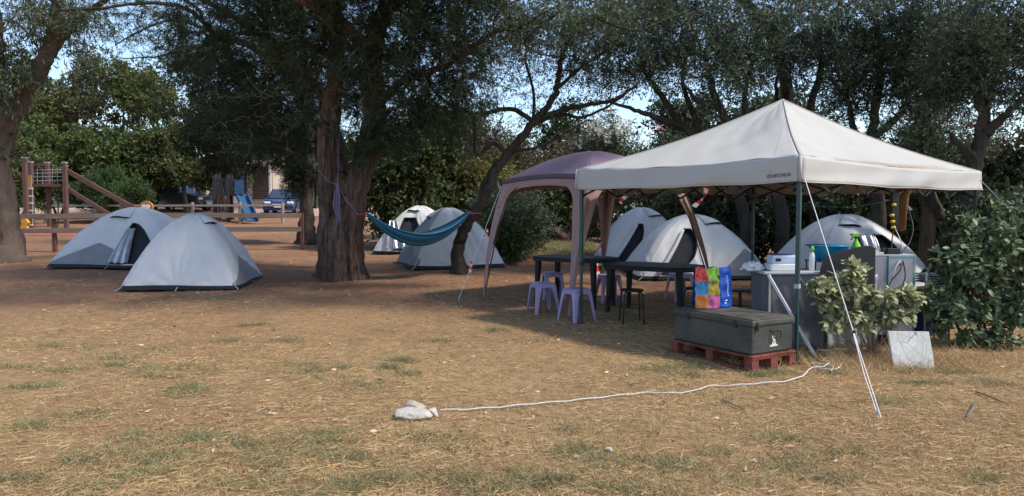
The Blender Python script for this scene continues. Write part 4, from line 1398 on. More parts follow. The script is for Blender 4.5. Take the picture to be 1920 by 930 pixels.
for k in range(4):
    T, Fo = cor[k] - Vector((0, 0, .06)), foot[k] if k != 2 else foot[2]
    a1 = (cor[(k + 1) % 4] - cor[k]).normalized(); a0 = (cor[(k - 1) % 4] - cor[k]).normalized()
    lg = None
    for side, ax in ((0, a0), (1, a1)):
        def lf(u, v):
            # u across from the corner seam inwards, v down
            wd = LEGW[k] * (1 - v) ** 1.5 + .02
            wd += .28 * max(0, 1 - v / .16) ** 2.2
            bow = .06 * math.sin(math.pi * v)
            p = T.lerp(Fo + Vector((0, 0, .02)), v)
            o2 = (T - pA); o2.z = 0; o2.normalize()
            return p + ax * wd * u + o2 * bow + Vector((0, 0, 0)) + (a0.cross(a1)).normalized() * 0 + ax.cross(Vector((0, 0, 1))) * .012 * math.sin(u * 9 + v * 3)
        mb = MB(org); mb.grid(lf, 12, 30)
        if lg is None:
            lg = mb.build('leg_sleeve', PINK, root, smooth=True, thick=.002)
        else:
            mb.build('sleeve_side', PINK, lg, smooth=True, thick=.002)
    MB(org).tube([Fo - Vector((0, 0, .02)), Fo.lerp(T, .5) + (a0 + a1) * .03, T + (a0 + a1) * .05], .012, 6).build('pole', mat('brown_pole', (.06, .035, .03), .5, .2, 5), lg)
g0, g1 = pL + Vector((-.02, 0, -.1)), on(858, 566)
root = thing('guy_rope', g1, 'thin pale guy rope at the left corner of the purple canopy', 'rope')
MB(g1).tube([g0, g1], .004, 5).build('line', GUY, root)
MB(g1).tube([g1 + Vector((0, 0, .05)), g1 - Vector((0, 0, .05))], .007, 5).build('peg', STEEL_B, root)

# ================================================================== barrier tape ribbons
TAPE_R = mat('tape_red', (.62, .03, .03), .5, .1, 8, trans=.2)
TAPE_W = mat('tape_white', (.80, .78, .76), .5, .05, 8, trans=.2)
def ribbon(label, p0, p1, wdt=.05, n=18, seed=0, bow=.05):
    r_ = random.Random(seed)
    p0, p1 = Vector(p0), Vector(p1)
    root = thing('barrier_tape', p1, label, 'tape', 'red and white tape ends')
    ph, tw = r_.uniform(0, 3), r_.uniform(2, 4)
    d = (p1 - p0).normalized()
    s = d.cross(Vector((0, 1, 0))).normalized(); t = d.cross(s)
    L_ = []
    for i in range(n + 1):
        u = i / n
        a = ph + tw * u
        c = p0.lerp(p1, u) + t * bow * math.sin(u * 6 + ph) * .5 + s * bow * math.sin(u * 5 + ph * 2) * .6
        h = (s * math.cos(a) + t * math.sin(a)) * wdt / 2
        L_.append((c - h, c + h))
    seg = max(1, n // 5)
    for j in range(0, n, seg):
        mb = MB(p1)
        for i in range(j, min(n, j + seg)):
            mb.add([L_[i][0], L_[i][1], L_[i + 1][1], L_[i + 1][0]], [(0, 1, 2, 3)])
        mb.build('red_segment' if (j // seg) % 2 == 0 else 'white_segment', TAPE_R if (j // seg) % 2 == 0 else TAPE_W, root, smooth=True)
    return root
eF = lambda a, b, t: a.lerp(b, t)
ribbon('red and white tape end under the left half of the white valance', at(1193, 352, 9.0), at(1165, 383, 9.0), .05, 16, 1)
ribbon('longer red and white tape end left of the front canopy post', at(1327, 345, 8.1), at(1305, 390, 8.1), .055, 18, 2)
ribbon('red and white tape end hanging below the right valance', at(1703, 350, 9.2), at(1706, 394, 9.2), .05, 18, 3)
ribbon('scrap of red and white tape on the purple canopy left leg', at(946, 372, 11.6), at(937, 397, 11.6), .06, 12, 4)
ribbon('red and white tape fluttering low on a peg line beside the leaning tree', at(888, 490, 13.5), at(875, 521, 13.5), .08, 12, 5)
ribbon('scrap of tape against the hammock tent right side', at(917, 430, 14.2), at(905, 444, 14.2), .06, 12, 6)
ribbon('red and white tape tied at the back leg of the purple canopy', at(1125, 455, 12.9), at(1121, 520, 12.9), .06, 18, 7)
# ================================================================== tables, stools
TBL = mat('dark_green_plastic', (.010, .013, .013), .55, .25, 4, bump=.1, spec=.22)
def table(label, c, ang, Lh, Wh, hz=.73):
    base = gp(*c)
    root = thing('plastic_table', base, label, 'table', 'dark plastic tables under the canopies', ang)
    def outline(s, n=64):
        return [(s * Lh * math.copysign(abs(math.cos(t)) ** .55, math.cos(t)), s * Wh * math.copysign(abs(math.sin(t)) ** .75, math.sin(t))) for t in [2 * math.pi * i / n for i in range(n)]]
    MB().prism(outline(1), lambda u, v: (u, v, hz), lambda u, v: (u, v, hz - .022)).build('tabletop', TBL, root, bevel=.006)
    o1, o2 = outline(.995), outline(.965)
    n = len(o1)
    vs = [(u, v, hz - .02) for u, v in o1] + [(u, v, hz - .065) for u, v in o1] + [(u, v, hz - .065) for u, v in o2] + [(u, v, hz - .02) for u, v in o2]
    fs = [(k * n + i, k * n + (i + 1) % n, (k + 1) * n + (i + 1) % n, (k + 1) * n + i) for k in range(3) for i in range(n)]
    MB().add(vs, fs).build('rim', TBL, root, smooth=True, auto=40)
    for sx in (-1, 1):
        for sy in (-1, 1):
            x, y = sx * Lh * .74, sy * Wh * .62
            MB().bar((x, y, hz - .03), (x * 1.06, y * 1.08, -.015 + gz(base.x + x * math.cos(ang) - y * math.sin(ang), base.y + x * math.sin(ang) + y * math.cos(ang)) - base.z), .085, .085, .05, .05).build('leg', TBL, root, bevel=.012)
    return root
tang = math.atan2(-1.28, 1.62)
table('dark green plastic table with rounded ends, farther one under the purple canopy', (.98, 11.05), tang, .68, .43)
table('dark green plastic table with rounded ends, nearer one beside the candy bag', (2.02, 10.12), tang, .72, .46)

LILAC = mat('lilac_plastic', (.31, .25, .42), .45, .08, 5, spec=.45)
def plastic_stool():
    root = thing('plastic_stool', (0, 0, 0), 'lilac', 'stool', 'lilac plastic stools')
    H, a, b = .44, .135, .185
    def rr(s, n=8):
        P = []
        for q, (cx, cy) in enumerate(((1, 1), (-1, 1), (-1, -1), (1, -1))):
            for k in range(n + 1):
                t = math.pi / 2 * (q + k / n)
                P.append((cx * (s - .045) + .045 * math.cos(t), cy * (s - .045) + .045 * math.sin(t)))
        return P
    MB().prism(rr(.15), lambda u, v: (u, v, H), lambda u, v: (u, v, H - .02)).build('seat', LILAC, root, bevel=.006)
    for k in range(4):
        R4 = Matrix.Rotation(k * math.pi / 2, 3, 'Z')
        # arch apron between two legs: leg halves are one piece with it
        n = 14
        top, low = [], []
        def side(u, zz):
            w = (a + (b - a) * (1 - zz / H))
            return R4 @ Vector((w * u, -w, zz))
        vs, fs = [], []
        for i in range(n + 1):
            u = -1 + 2 * i / n
            arch = H - .075 - .07 * max(0, abs(u) - .2) ** 2.0
            vs += [side(u, H - .012), side(u, arch)]
        for i in range(n):
            fs.append((2 * i, 2 * i + 2, 2 * i + 3, 2 * i + 1))
        MB().add(vs, fs).build('apron', LILAC, root, smooth=True, thick=.006)
        # corner leg: an angle profile that narrows towards the floor
        vs, fs = [], []
        m = 12
        for i in range(m + 1):
            z = (H - .06) * (1 - i / m)
            w = a + (b - a) * (1 - z / H)
            ww = .028 + .035 * (z / H) ** 1.2 + .10 * max(0, (z / H) - .62) ** 1.4
            vs += [R4 @ Vector((w - ww, -w - .001, z)), R4 @ Vector((w, -w, z)), R4 @ Vector((w + .001, -w + ww, z))]
        for i in range(m):
            for j in range(2):
                fs.append((3 * i + j, 3 * i + j + 1, 3 * i + 4 + j, 3 * i + 3 + j))
        MB().add(vs, fs).build('leg', LILAC, root, thick=.008)
    return root
STP = [(on(1018, 586), .35, 'foremost lilac plastic stool at the left end of the far table'),
       (on(1036, 560), .1, 'lilac plastic stool half hidden behind the left end of the far table'),
       (on(1081, 601), .6, 'lilac plastic stool next to the pink leg of the purple canopy'),
       (on(1142, 566), .2, 'lilac plastic stool behind the middle of the two tables'),
       (on(1203, 572), .3, 'lilac plastic stool behind the nearer table before the tents')]
proto = plastic_stool()
for i, (p, rz, lab) in enumerate(STP):
    o = proto if i == 0 else copy_tree(proto)
    o.location = p; o.rotation_euler.z = rz
    if i == 4: o.location = gp(2.75, 11.55)
    tag(o, lab)

def metal_stool():
    root = thing('metal_stool', (0, 0, 0), 'black', 'stool', 'black metal stools')
    MB().lathe([(.001, .455), (.15, .455), (.16, .448), (.16, .436), (.15, .43), (.001, .43)], n=28).build('seat', mat('black_plastic', (.012, .012, .013), .4, .2, 6), root, smooth=True, auto=40)
    for k in range(4):
        a = k * math.pi / 2 + .5
        c, s = math.cos(a), math.sin(a)
        P = [(c * .03, s * .03, .428), (c * .13, s * .13, .425), (c * .165, s * .165, .40), (c * .175, s * .175, .35), (c * .20, s * .20, .0)]
        MB().tube(smooth_path([Vector(p) for p in P], 5), .0115, 8).build('leg', STEEL_B, root, smooth=True)
    MB().tube([Vector((.178 * math.cos(t), .178 * math.sin(t), .22)) for t in [2 * math.pi * i / 24 for i in range(25)]], .007, 6).build('foot_ring', STEEL_B, root, smooth=True)
    return root
ms = metal_stool()
for i, (p, lab) in enumerate(((gp(1.62, 9.55), 'black metal stool in front of the nearer dark table'),
                              (gp(3.02, 9.35), 'black metal stool behind the candy bag and army chest'),
                              (gp(2.52, 9.62), 'black metal stool hidden behind the candy bag left side'))):
    o = ms if i == 0 else copy_tree(ms)
    o.location = p
    o.rotation_euler.z = i * .4 + .3
    tag(o, lab)

# ================================================================== red pallet and army chest
RED = mat('red_pallet_paint', (.165, .045, .033), .9, .45, 7, bump=.35, bscale=25, stretch=(1, .25, 1))
pc = on(1395, 699)
pang = math.atan2(1.0, -.60)            # along the long side, away to the left
base = Vector((2.30, 7.40, gz(2.30, 7.40)))
root = thing('pallet', base, 'red painted wooden pallet under the army chest', 'pallet', None, pang)
PLn, PWd = 1.12, .64
for i in range(5):
    y = -PWd / 2 + .062 + (PWd - .124) * i / 4
    MB().box((0, y, .137), (PLn, .124, .020)).build('plank', RED, root, bevel=.003)
for i in range(3):
    x = (-1, 0, 1)[i] * (PLn / 2 - .055)
    MB().box((x, 0, .1165), (.10, PWd, .020)).build('stringer_plank', RED, root, bevel=.003)
    for j in range(3):
        y = (-1, 0, 1)[j] * (PWd / 2 - .05)
        MB().box((x, y, .062), (.11 - .01 * j, .098, .088)).build('block', RED, root, bevel=.003)
for j in range(3):
    y = (-1, 0, 1)[j] * (PWd / 2 - .05)
    MB().box((0, y, .008), (PLn - .01, .10, .020)).build('skid_plank', RED, root, bevel=.003)

CHEST = mat('army_green_paint', (.026, .031, .028), .6, .0, 2.2, bump=.3, bscale=18, col2=(.075, .078, .068), spec=.35)
root = thing('army_chest', base + Vector((0, 0, .148)), 'dark green metal army chest with lid standing on the red pallet', 'chest', None, pang)
cl_, cw_, ch_ = 1.06, .60, .36
MB().box((0, 0, .14), (cl_, cw_, .278)).build('body', CHEST, root, bevel=.022)
LIDM = mat('weathered_lid', (.035, .035, .028), .7, .0, 3, bump=.3, bscale=18, col2=(.10, .092, .075))
ld = MB().box((0, 0, .312), (cl_ + .02, cw_ + .02, .055)).build('lid', LIDM, root, bevel=.012)
MB().box((0, 0, .346), (cl_ + .0, cw_ - .02, .014)).build('lid_top', LIDM, ld, bevel=.006)
for x in (-.3, .0, .3):
    MB().box((x, 0, .3555), (.03, cw_ - .10, .006)).build('lid_rib', LIDM, ld, bevel=.002)
MB().box((0, 0, .2815), (cl_ + .012, cw_ + .012, .012)).build('rim', mat('chest_rim', (.02, .023, .02), .5, .2, 8), root)
endx = -cl_ / 2
# fittings on the short end that faces the viewer's right
for (nm, y, z) in (('handle', -.03, .19),):
    P = [Vector((endx - .004, y - .055, z + .03)), Vector((endx - .03, y - .055, z + .02)), Vector((endx - .028, y - .05, z - .035)), Vector((endx - .028, y + .05, z - .035)), Vector((endx - .03, y + .055, z + .02)), Vector((endx - .004, y + .055, z + .03))]
    h = MB().tube(P, .006, 6).build('handle', STEEL_B, root)
    MB().box((endx - .003, y, z + .04), (.008, .14, .02)).build('handle_plate', CHEST, h)
for y in (.24, ):
    lt = MB().box((endx - .008, y, .285), (.012, .03, .075)).build('latch', STEEL_B, root)
    MB().tube([Vector((endx - .014, y, .32)), Vector((endx - .03, y, .27)), Vector((endx - .016, y, .235))], .005, 5).build('latch_wire', STEEL_B, lt)
for x in (-.32, .32):
    MB().box((x, cw_ / 2 + .008, .285), (.04, .012, .07)).build('latch', STEEL_B, root)
# small white animal sticker on the end
pts2 = [(-.055, -.035), (.055, -.035), (.06, -.02), (.03, -.018), (.035, .0), (.022, .03), (.006, .045), (.010, .062), (-.004, .078), (-.024, .07), (-.026, .05), (-.012, .035), (-.022, .01), (-.03, -.016), (-.055, -.02)]
MB().prism(pts2, lambda u, v: (endx - .0022, -.075 - u + .06, .10 + v * 1.0), lambda u, v: (endx - .0005, -.075 - u + .06, .10 + v)).build('sticker', mat('sticker_white', (.62, .62, .58), .6, .1, 20), root)

# ================================================================== candy bag
bb = at(1327, 580, 7.60)
bx_, by_ = 2.10, 7.66
zc = base.z + .148 + .3605
root = thing('candy_bag', (bx_, by_, zc), 'big crumpled multicoloured candy bag standing on the army chest', 'bag', None, .12)
BW, BD, BH = .27, .10, .43
def film(nm, c):
    return mat(nm, c, .28, .12, 9, bump=.55, bscale=11, spec=.6)
FILM = [film('film_red', (.62, .045, .04)), film('film_green', (.36, .62, .03)), film('film_blue_light', (.03, .27, .52)), film('film_yellow', (.60, .44, .03)),
        film('film_orange', (.66, .20, .03)), film('film_pink', (.60, .11, .27)), film('film_blue', (.012, .11, .56))]
def bagpt(u, v, s):
    """u across 0..1, v up 0..1, s -1 front / +1 back"""
    th = BD * (1 - .78 * v ** 3) * math.sin(math.pi * min(1, max(0.0, .08 + .84 * u))) ** .45
    wv = .010 * math.sin(u * 19 + v * 7) + .008 * math.sin(v * 23 + u * 5) + .006 * math.sin(u * 41 - v * 31)
    x = (u - .5) * BW * (1 - .06 * v + .05 * math.sin(math.pi * v)) + (.012 if s > 0 else 0)
    z = BH * v + (.012 * math.sin(u * 9) if v > .9 else 0)
    return Vector((x, s * (th + wv * (.4 + v)), z))
split = .47
rows = [(.66, 1.0), (.335, .66), (0, .335)]
cols = [(0, split), (split, 1)]
k = 0
for r_, (v0, v1) in enumerate(rows):
    for c_, (u0, u1) in enumerate(cols):
        mb = MB(); mb.grid(lambda u, v: bagpt(u0 + (u1 - u0) * u, v0 + (v1 - v0) * v, -1), 16, 16)
        mb.build('printed_square', FILM[[0, 1, 2, 3, 4, 5][k]], root, smooth=True)
        k += 1
mb = MB(); mb.grid(lambda u, v: bagpt(1 - u, v, 1), 20, 24); mb.build('back_sheet', FILM[6], root, smooth=True)
def gus(u, v):
    p0 = bagpt(1, v, -1); p1 = bagpt(1, v, 1)
    p = Vector((p0.x, p0.y, p0.z)).lerp(p1, .15)
    wob = .012 * math.sin(v * 19) + .008 * math.sin(u * 15 + v * 8)
    return Vector((p0.x + .185 * u * (1 - .06 * v), -.045 + .09 * u + wob * (1 - abs(2 * u - 1)) - .03 * math.sin(math.pi * u), p0.z))
mb = MB(); mb.grid(gus, 14, 26); sg = mb.build('side_gusset', FILM[6], root, smooth=True, thick=.003)
me = text_mesh('HARIBO', .052, .0006, 0, 1.14, .0004)
me2 = text_mesh('HARIBO', .052, .0006, 0, 1.14, .0022)
lt = link_mesh('lettering', me, mat('print_maroon', (.13, .004, .014), .6, .1, 5), root)
link_mesh('lettering_outline', me2, mat('print_cream', (.75, .70, .62), .5, .05, 5), root)
# bend the lettering onto the film
for k2, vv in [(.006, q) for q in me.vertices] + [(0, q) for q in me2.vertices]:
    u = .48 + vv.co.x / BW
    vv_ = .60 + vv.co.y / BH + .05
    q = bagpt(min(1, max(0, u)), vv_, -1)
    yy_ = -(BD * (1 - .78 * vv_ ** 3) * math.sin(math.pi * min(1, max(0.0, .08 + .84 * u))) ** .45)
    vv.co = Vector((q.x, min(q.y - .008, yy_ - .024) - k2 - (.001 if vv.co.z > 0 else 0), q.z))
for i in range(9):
    z = .13 + .026 * i
    q = gus(.55, z / BH)
    MB().box((q.x, q.y - .006, z), (.028, .003, .014), Matrix.Rotation(.7, 3, 'Z')).build('side_print', mat('print_white', (.75, .78, .85), .5, .05, 5), sg)
for i in range(2):
    q = gus(.5, (.045 + .03 * i) / BH)
    MB().box((q.x, q.y - .006, .045 + .03 * i), (.085, .003, .012), Matrix.Rotation(.7, 3, 'Z')).build('side_print', mat('print_white', (.75, .78, .85), .5, .05, 5), sg)

# ================================================================== camp kitchen
GREYF = mat('kitchen_fabric', (.12, .125, .14), .75, .15, 4, bump=.35, bscale=9, spec=.3)
SILV = mat('silver_foil_fabric', (.30, .30, .31), .45, .25, 5, bump=.6, bscale=8, metal=.3)
ALU = mat('aluminium', (.50, .50, .50), .38, .1, 10, metal=.7)
TOPG = mat('table_top_grey', (.42, .42, .44), .45, .08, 6)
kb = gp(3.42, 8.02)
root = thing('camp_kitchen', kb, 'grey fabric camp kitchen cupboard with light top behind the front post', 'kitchen stand')
def curtain(x0, x1, y0, y1, z0, z1, amp, nf, seed=0):
    def f(u, v):
        p = Vector((x0 + (x1 - x0) * u, y0 + (y1 - y0) * u, z0 + (z1 - z0) * v))
        n = Vector((y1 - y0, -(x1 - x0), 0)).normalized()
        return p + n * (amp * math.sin(u * nf + seed + 2 * v) * (1 - v) + amp * .5 * math.sin(u * nf * 2.3 + v * 7))
    return f
mb = MB(); mb.grid(curtain(-.62, .02, -.24, -.27, .03, .84, .010, 13), 30, 14); mb.build('front_panel', GREYF, root, smooth=True, thick=.003)
mb = MB(); mb.grid(curtain(.04, .62, -.27, -.20, .03, .84, .018, 11, 2), 30, 14); mb.build('foil_panel', SILV, root, smooth=True, thick=.003)
mb = MB(); mb.grid(curtain(-.62, -.62, .24, -.24, .03, .84, .010, 9), 20, 14); mb.build('side_panel', GREYF, root, smooth=True, thick=.003)
mb = MB(); mb.grid(curtain(.62, -.62, .24, .24, .03, .84, .01, 9), 20, 10); mb.build('back_panel', GREYF, root, smooth=True, thick=.003)
MB().box((-.30, 0, .862), (.72, .55, .03)).build('worktop', TOPG, root, bevel=.006)
MB().box((-.30, -.277, .862), (.70, .006, .012)).build('edge_trim', ALU, root)
for x in (-.60, .03):
    MB().bar((x, -.285, 0), (x, -.285, .84), .022, .022).build('frame_leg', STEEL_B if x == .03 else ALU, root)
    MB().bar((x, .262, 0), (x, .262, .84), .022, .022).build('frame_leg', ALU, root)
MB().bar((-.30, -.30, .84), (.02, -.30, .45), .022, .012).build('brace', ALU, root)
MB().bar((-.62, -.30, .845), (-.22, -.62, .0), .026, .026).build('slanted_leg', mat('white_tube', (.62, .62, .63), .4, .05, 10), root)
# curved dark wind shield
ws = []
prof = [(-.10, .0), (-.10, .16), (-.075, .25), (-.02, .315), (.06, .35), (.16, .375), (.28, .405), (.38, .425), (.45, .42), (.50, .40), (.50, .0)]
MB().prism(prof, lambda u, v: (u + .045, -.30, .45 + v + (.29 if v > 0 else 0)), lambda u, v: (u + .045, -.285, .45 + v + (.29 if v > 0 else 0))).build('wind_shield', mat('shield_dark', (.022, .022, .024), .7, .15, 6), root, bevel=.004)
KT = kb.z + .879

# things on the kitchen top
o = thing('storage_box', (3.02, 7.93, KT), 'white plastic box with translucent blue lid on the kitchen top', 'box')
MB().box((0, 0, .04), (.32, .22, .08)).build('tray', mat('white_plastic', (.68, .68, .70), .35, .05, 5), o, bevel=.014)
l_ = MB().box((0.01, 0, .125), (.30, .20, .10)).build('lid', mat('pale_blue_plastic', (.52, .58, .74), .25, .06, 5), o, bevel=.022)
MB().box((-.075, -.103, .125), (.055, .012, .032)).build('clasp', STEEL_B, o)
MB().box((0, 0, .178), (.20, .14, .012)).build('lid_cap', mat('navy_plastic', (.02, .04, .16), .4, .1, 5), l_, bevel=.004)
o = thing('plastic_wrap', (2.72, 8.0, KT), 'crumpled clear plastic wrapping at the left end of the kitchen top', 'wrapping')
def lump(u, v):
    th, ph = 2 * math.pi * u, math.pi * (v * .5)
    r = 1 + .12 * math.sin(th * 5 + ph * 7) + .07 * math.sin(th * 8 - ph * 9) + .05 * math.sin(ph * 13 + th * 3)
    return Vector((.13 * r * math.cos(th) * math.cos(ph), .09 * r * math.sin(th) * math.cos(ph), .085 * r * math.sin(ph)))
MB().grid(lump, 40, 14).build('crumpled_film', mat('crinkled_film', (.60, .60, .62), .15, .3, 14, bump=.8, bscale=30, spec=.9), o)
BAS = mat('blue_basin_plastic', (.008, .20, .38), .35, .08, 5, spec=.5)
# dish rack stand behind the wind shield that carries the basin
o = thing('wire_rack', (3.62, 8.10, KT), 'black wire dish rack behind the dark wind shield', 'rack')
for x in (-.2, .2):
    for y in (-.12, .12):
        MB().bar((x, y, 0), (x, y, .10), .012, .012).build('upright', STEEL_B, o)
for k in range(7):
    MB().bar((-.21 + .07 * k, -.13, .103), (-.21 + .07 * k, .13, .103), .007, .007).build('wire', STEEL_B, o)
for y in (-.12, .12):
    MB().bar((-.22, y, .095), (.22, y, .095), .01, .01).build('rail', STEEL_B, o)
o = thing('basin', (3.62, 8.10, KT + .108), 'blue plastic basin resting behind the dark wind shield', 'basin')
bs_ = MB().lathe([(.001, 0), (.14, 0), (.155, .01), (.215, .155), (.218, .16), (.21, .16), (.15, .016), (.001, .012)], n=36).build('bowl', BAS, o, smooth=True, auto=45)
MB().lathe([(.21, .155), (.245, .158), (.248, .166), (.243, .172), (.21, .168)], n=36).build('rim', BAS, o, smooth=True)
SPRAY = mat('lime_plastic', (.17, .47, .02), .35, .06, 5, spec=.5)
# fridge
fb = gp(4.30, 8.42)
root = thing('fridge', fb, 'silver grey box fridge with turquoise edges behind the pale shrub', 'fridge', None, .05)
FRG = mat('fridge_grey', (.25, .265, .30), .4, .06, 5, metal=.35)
TURQ = mat('turquoise_edge', (.16, .36, .40), .5, .1, 5)
MB().box((0, 0, .56), (.66, .52, .92)).build('cabinet', FRG, root, bevel=.01)
MB().box((.175, -.272, .56), (.29, .022, .90)).build('door', mat('fridge_door', (.30, .31, .35), .35, .06, 5, metal=.35), root, bevel=.006)
MB().box((-.16, -.268, .56), (.32, .014, .90)).build('front_panel', FRG, root, bevel=.004)
for x in (.02, .328):
    MB().box((x, -.286, .56), (.012, .008, .92)).build('edge_strip', TURQ, root)
MB().box((.175, -.286, 1.015), (.30, .008, .012)).build('edge_strip', TURQ, root)
MB().box((0, 0, 1.026), (.68, .54, .014)).build('top', mat('fridge_top', (.42, .43, .45), .5, .1, 5), root, bevel=.004)
for x in (-.27, .27):
    for y in (-.2, .2):
        MB().box((x, y, .05), (.07, .07, .10)).build('foot', mat('foot_red', (.20, .06, .045), .7, .2, 8), root)
FT = fb.z + 1.034
o = thing('spray_bottle', (4.03, 8.30, FT), 'lime green spray bottle standing on the fridge', 'bottle')
MB().lathe([(.001, 0), (.052, 0), (.056, .008), (.056, .075), (.05, .10), (.03, .135), (.018, .16), (.016, .185), (.001, .187)], n=24).build('flask', SPRAY, o, smooth=True, auto=50)
MB().lathe([(.021, 0), (.021, .022), (.001, .022)], (0, 0, .18), 16).build('collar', STEEL_B, o)
h = MB().box((-.012, 0, .222), (.085, .024, .040)).build('spray_head', SPRAY, o, bevel=.006)
MB().box((-.062, 0, .226), (.022, .016, .016)).build('nozzle', STEEL_B, h)
MB().bar((-.030, 0, .205), (-.062, 0, .165), .014, .010).build('trigger', STEEL_B, h)
o = thing('dish_soap_bottle', (3.36, 7.93, KT), 'clear dish soap bottle with green cap left of the wind shield', 'bottle')
MB().lathe([(.001, 0), (.030, 0), (.032, .01), (.032, .15), (.026, .185), (.014, .205), (.012, .215), (.001, .215)], n=20, sy=.7).build('bottle_body', mat('clear_soap', (.62, .66, .66), .2, .05, 5, spec=.6), o, smooth=True)
MB().lathe([(.018, 0), (.024, .025), (.019, .045), (.010, .06), (.001, .062)], (0, 0, .212), 16).build('cap', SPRAY, o, smooth=True)
o = thing('power_adapter', (4.42, 8.24, FT), 'black power adapter lying on the fridge top', 'adapter')
MB().box((0, 0, .035), (.15, .09, .07)).build('housing', STEEL_B, o, bevel=.008)
MB().box((-.10, 0, .05), (.05, .05, .05)).build('plug', STEEL_B, o, bevel=.006)

# hanging power strip, its cables and the brown cloth beside it
hx = at(1674, 395, 8.55)
o = thing('power_strip', hx, 'black hanging power strip with yellow socket covers beside the brown cloth', 'power strip')
MB().box((0.02, 0, .02), (.085, .05, .40)).build('strip_body', STEEL_B, o, bevel=.008)
YEL = mat('yellow_plastic', (.62, .45, .02), .4, .08, 5)
for z, x in ((.07, -.01), (-.055, -.03), (-.13, -.02), (-.20, -.01)):
    MB().lathe([(.001, -.016), (.024, -.014), (.028, 0), (.024, .014), (.001, .016)], (x, -.04, z), 14).build('socket_cover', YEL, o, smooth=True)
MB().tube(smooth_path([Vector((.02, 0, .2)), Vector((.03, .02, .4)), at(1690, 352, 8.7) - hx + Vector((0, 0, .15))], 5), .006, 5).build('hanger_cord', STEEL_B, o)
CAB = mat('black_cable', (.012, .012, .013), .5, .1, 10)
MB().tube(smooth_path([Vector((0, -.03, -.2)), at(1672, 470, 8.4) - hx, at(1690, 500, 8.1) - hx, at(1672, 525, 8.05) - hx, at(1665, 545, 8.05) - hx, at(1680, 552, 8.05) - hx, at(1697, 520, 8.08) - hx, at(1692, 475, 8.2) - hx, at(1705, 455, 8.4) - hx, at(1712, 425, 8.7) - hx, at(1700, 380, 8.9) - hx, at(1697, 352, 9.0) - hx], 7), .007, 6).build('cable', CAB, o, smooth=True)
MB().tube(smooth_path([Vector((0.01, -.03, -.2)), at(1690, 455, 8.4) - hx, at(1692, 480, 8.2) - hx, at(1680, 500, 8.1) - hx, at(1670, 530, 8.07) - hx], 7), .006, 6).build('cable', mat('grey_cable', (.45, .45, .45), .5, .1, 10), o, smooth=True)
hc = at(1692, 430, 8.75)
o = thing('brown_cloth', hc, 'rust brown cloth hanging from the canopy frame above the fridge', 'cloth')
def cf(u, v):
    p = at(1664 + 44 * u, 344, 8.75).lerp(at(1670 + 38 * u + 6 * math.sin(u * 5), 400 + 34 * math.sin(math.pi * (.2 + .7 * u)), 8.75), v)
    return p + Vector((0, -.05 * math.sin(u * 9 + v * 2), 0)) - hc
MB().grid(cf, 24, 20).build('cloth_sheet', mat('rust_cloth', (.20, .075, .035), .85, .0, 3, col2=(.30, .17, .06), trans=.15), o, smooth=True, thick=.003)
# blue crate and pale rail low at the right of the fridge
o = thing('shelf_rack', gp(4.92, 8.30), 'grey wire shelf end beside the fridge under the big shrub', 'shelf')
for k in range(4):
    MB().box((0, 0, .70 + .028 * k), (.30, .30, .012)).build('tray', mat('tray_grey', (.25, .28, .30), .5, .1, 5), o)
for x in (-.14, .14):
    MB().bar((x, -.14, 0), (x, -.14, .82), .018, .018).build('post', ALU, o)
    MB().bar((x, .14, 0), (x, .14, .82), .018, .018).build('post', ALU, o)
o = thing('blue_crate', gp(5.05, 8.75), 'dark blue plastic tub in the shade under the big shrub', 'tub')
MB().lathe([(.001, 0), (.18, 0), (.22, .30), (.235, .305), (.235, .32), (.21, .32), (.17, .02), (.001, .02)], n=28).build('shell', mat('tub_blue', (.01, .05, .13), .4, .1, 5), o, smooth=True, auto=45)

# ================================================================== terrazzo slab leaning at the shrub
s0, s1 = on(1683, 689), on(1746, 691)
sc_ = (s0 + s1) / 2
root = thing('stone_slab', sc_, 'square pale paving slab with stone chips leaning beside the pale shrub', 'slab')
lean = .30
Sx = (s1 - s0).normalized(); Sx.z = 0
Sy = Vector((-.055, .24, .97)).normalized(); Sn = Sx.cross(Sy).normalized()
if Sn.y > 0: Sn = -Sn
SW, SH = .40, .40
PLG = mat('slab_mortar', (.58, .56, .51), .9, .15, 25, bump=.3)
def sp_(u, v, w): return Sx * u + Sy * (v - .03) + Sn * w
MB().prism([(-SW / 2, 0), (SW / 2, 0), (SW / 2, SH), (-SW / 2, SH)], lambda u, v: sp_(u, v, .0), lambda u, v: sp_(u, v, -.035)).build('slab_body', PLG, root, bevel=.004)
CH = [mat('chip_pale', (.68, .655, .60), .8, .12, 15), mat('chip_mid', (.60, .58, .53), .8, .12, 15), mat('chip_dark', (.36, .345, .32), .8, .2, 15)]
rr = random.Random(3)
seeds_ = [(rr.uniform(-SW / 2, SW / 2), rr.uniform(0, SH)) for _ in range(34)]
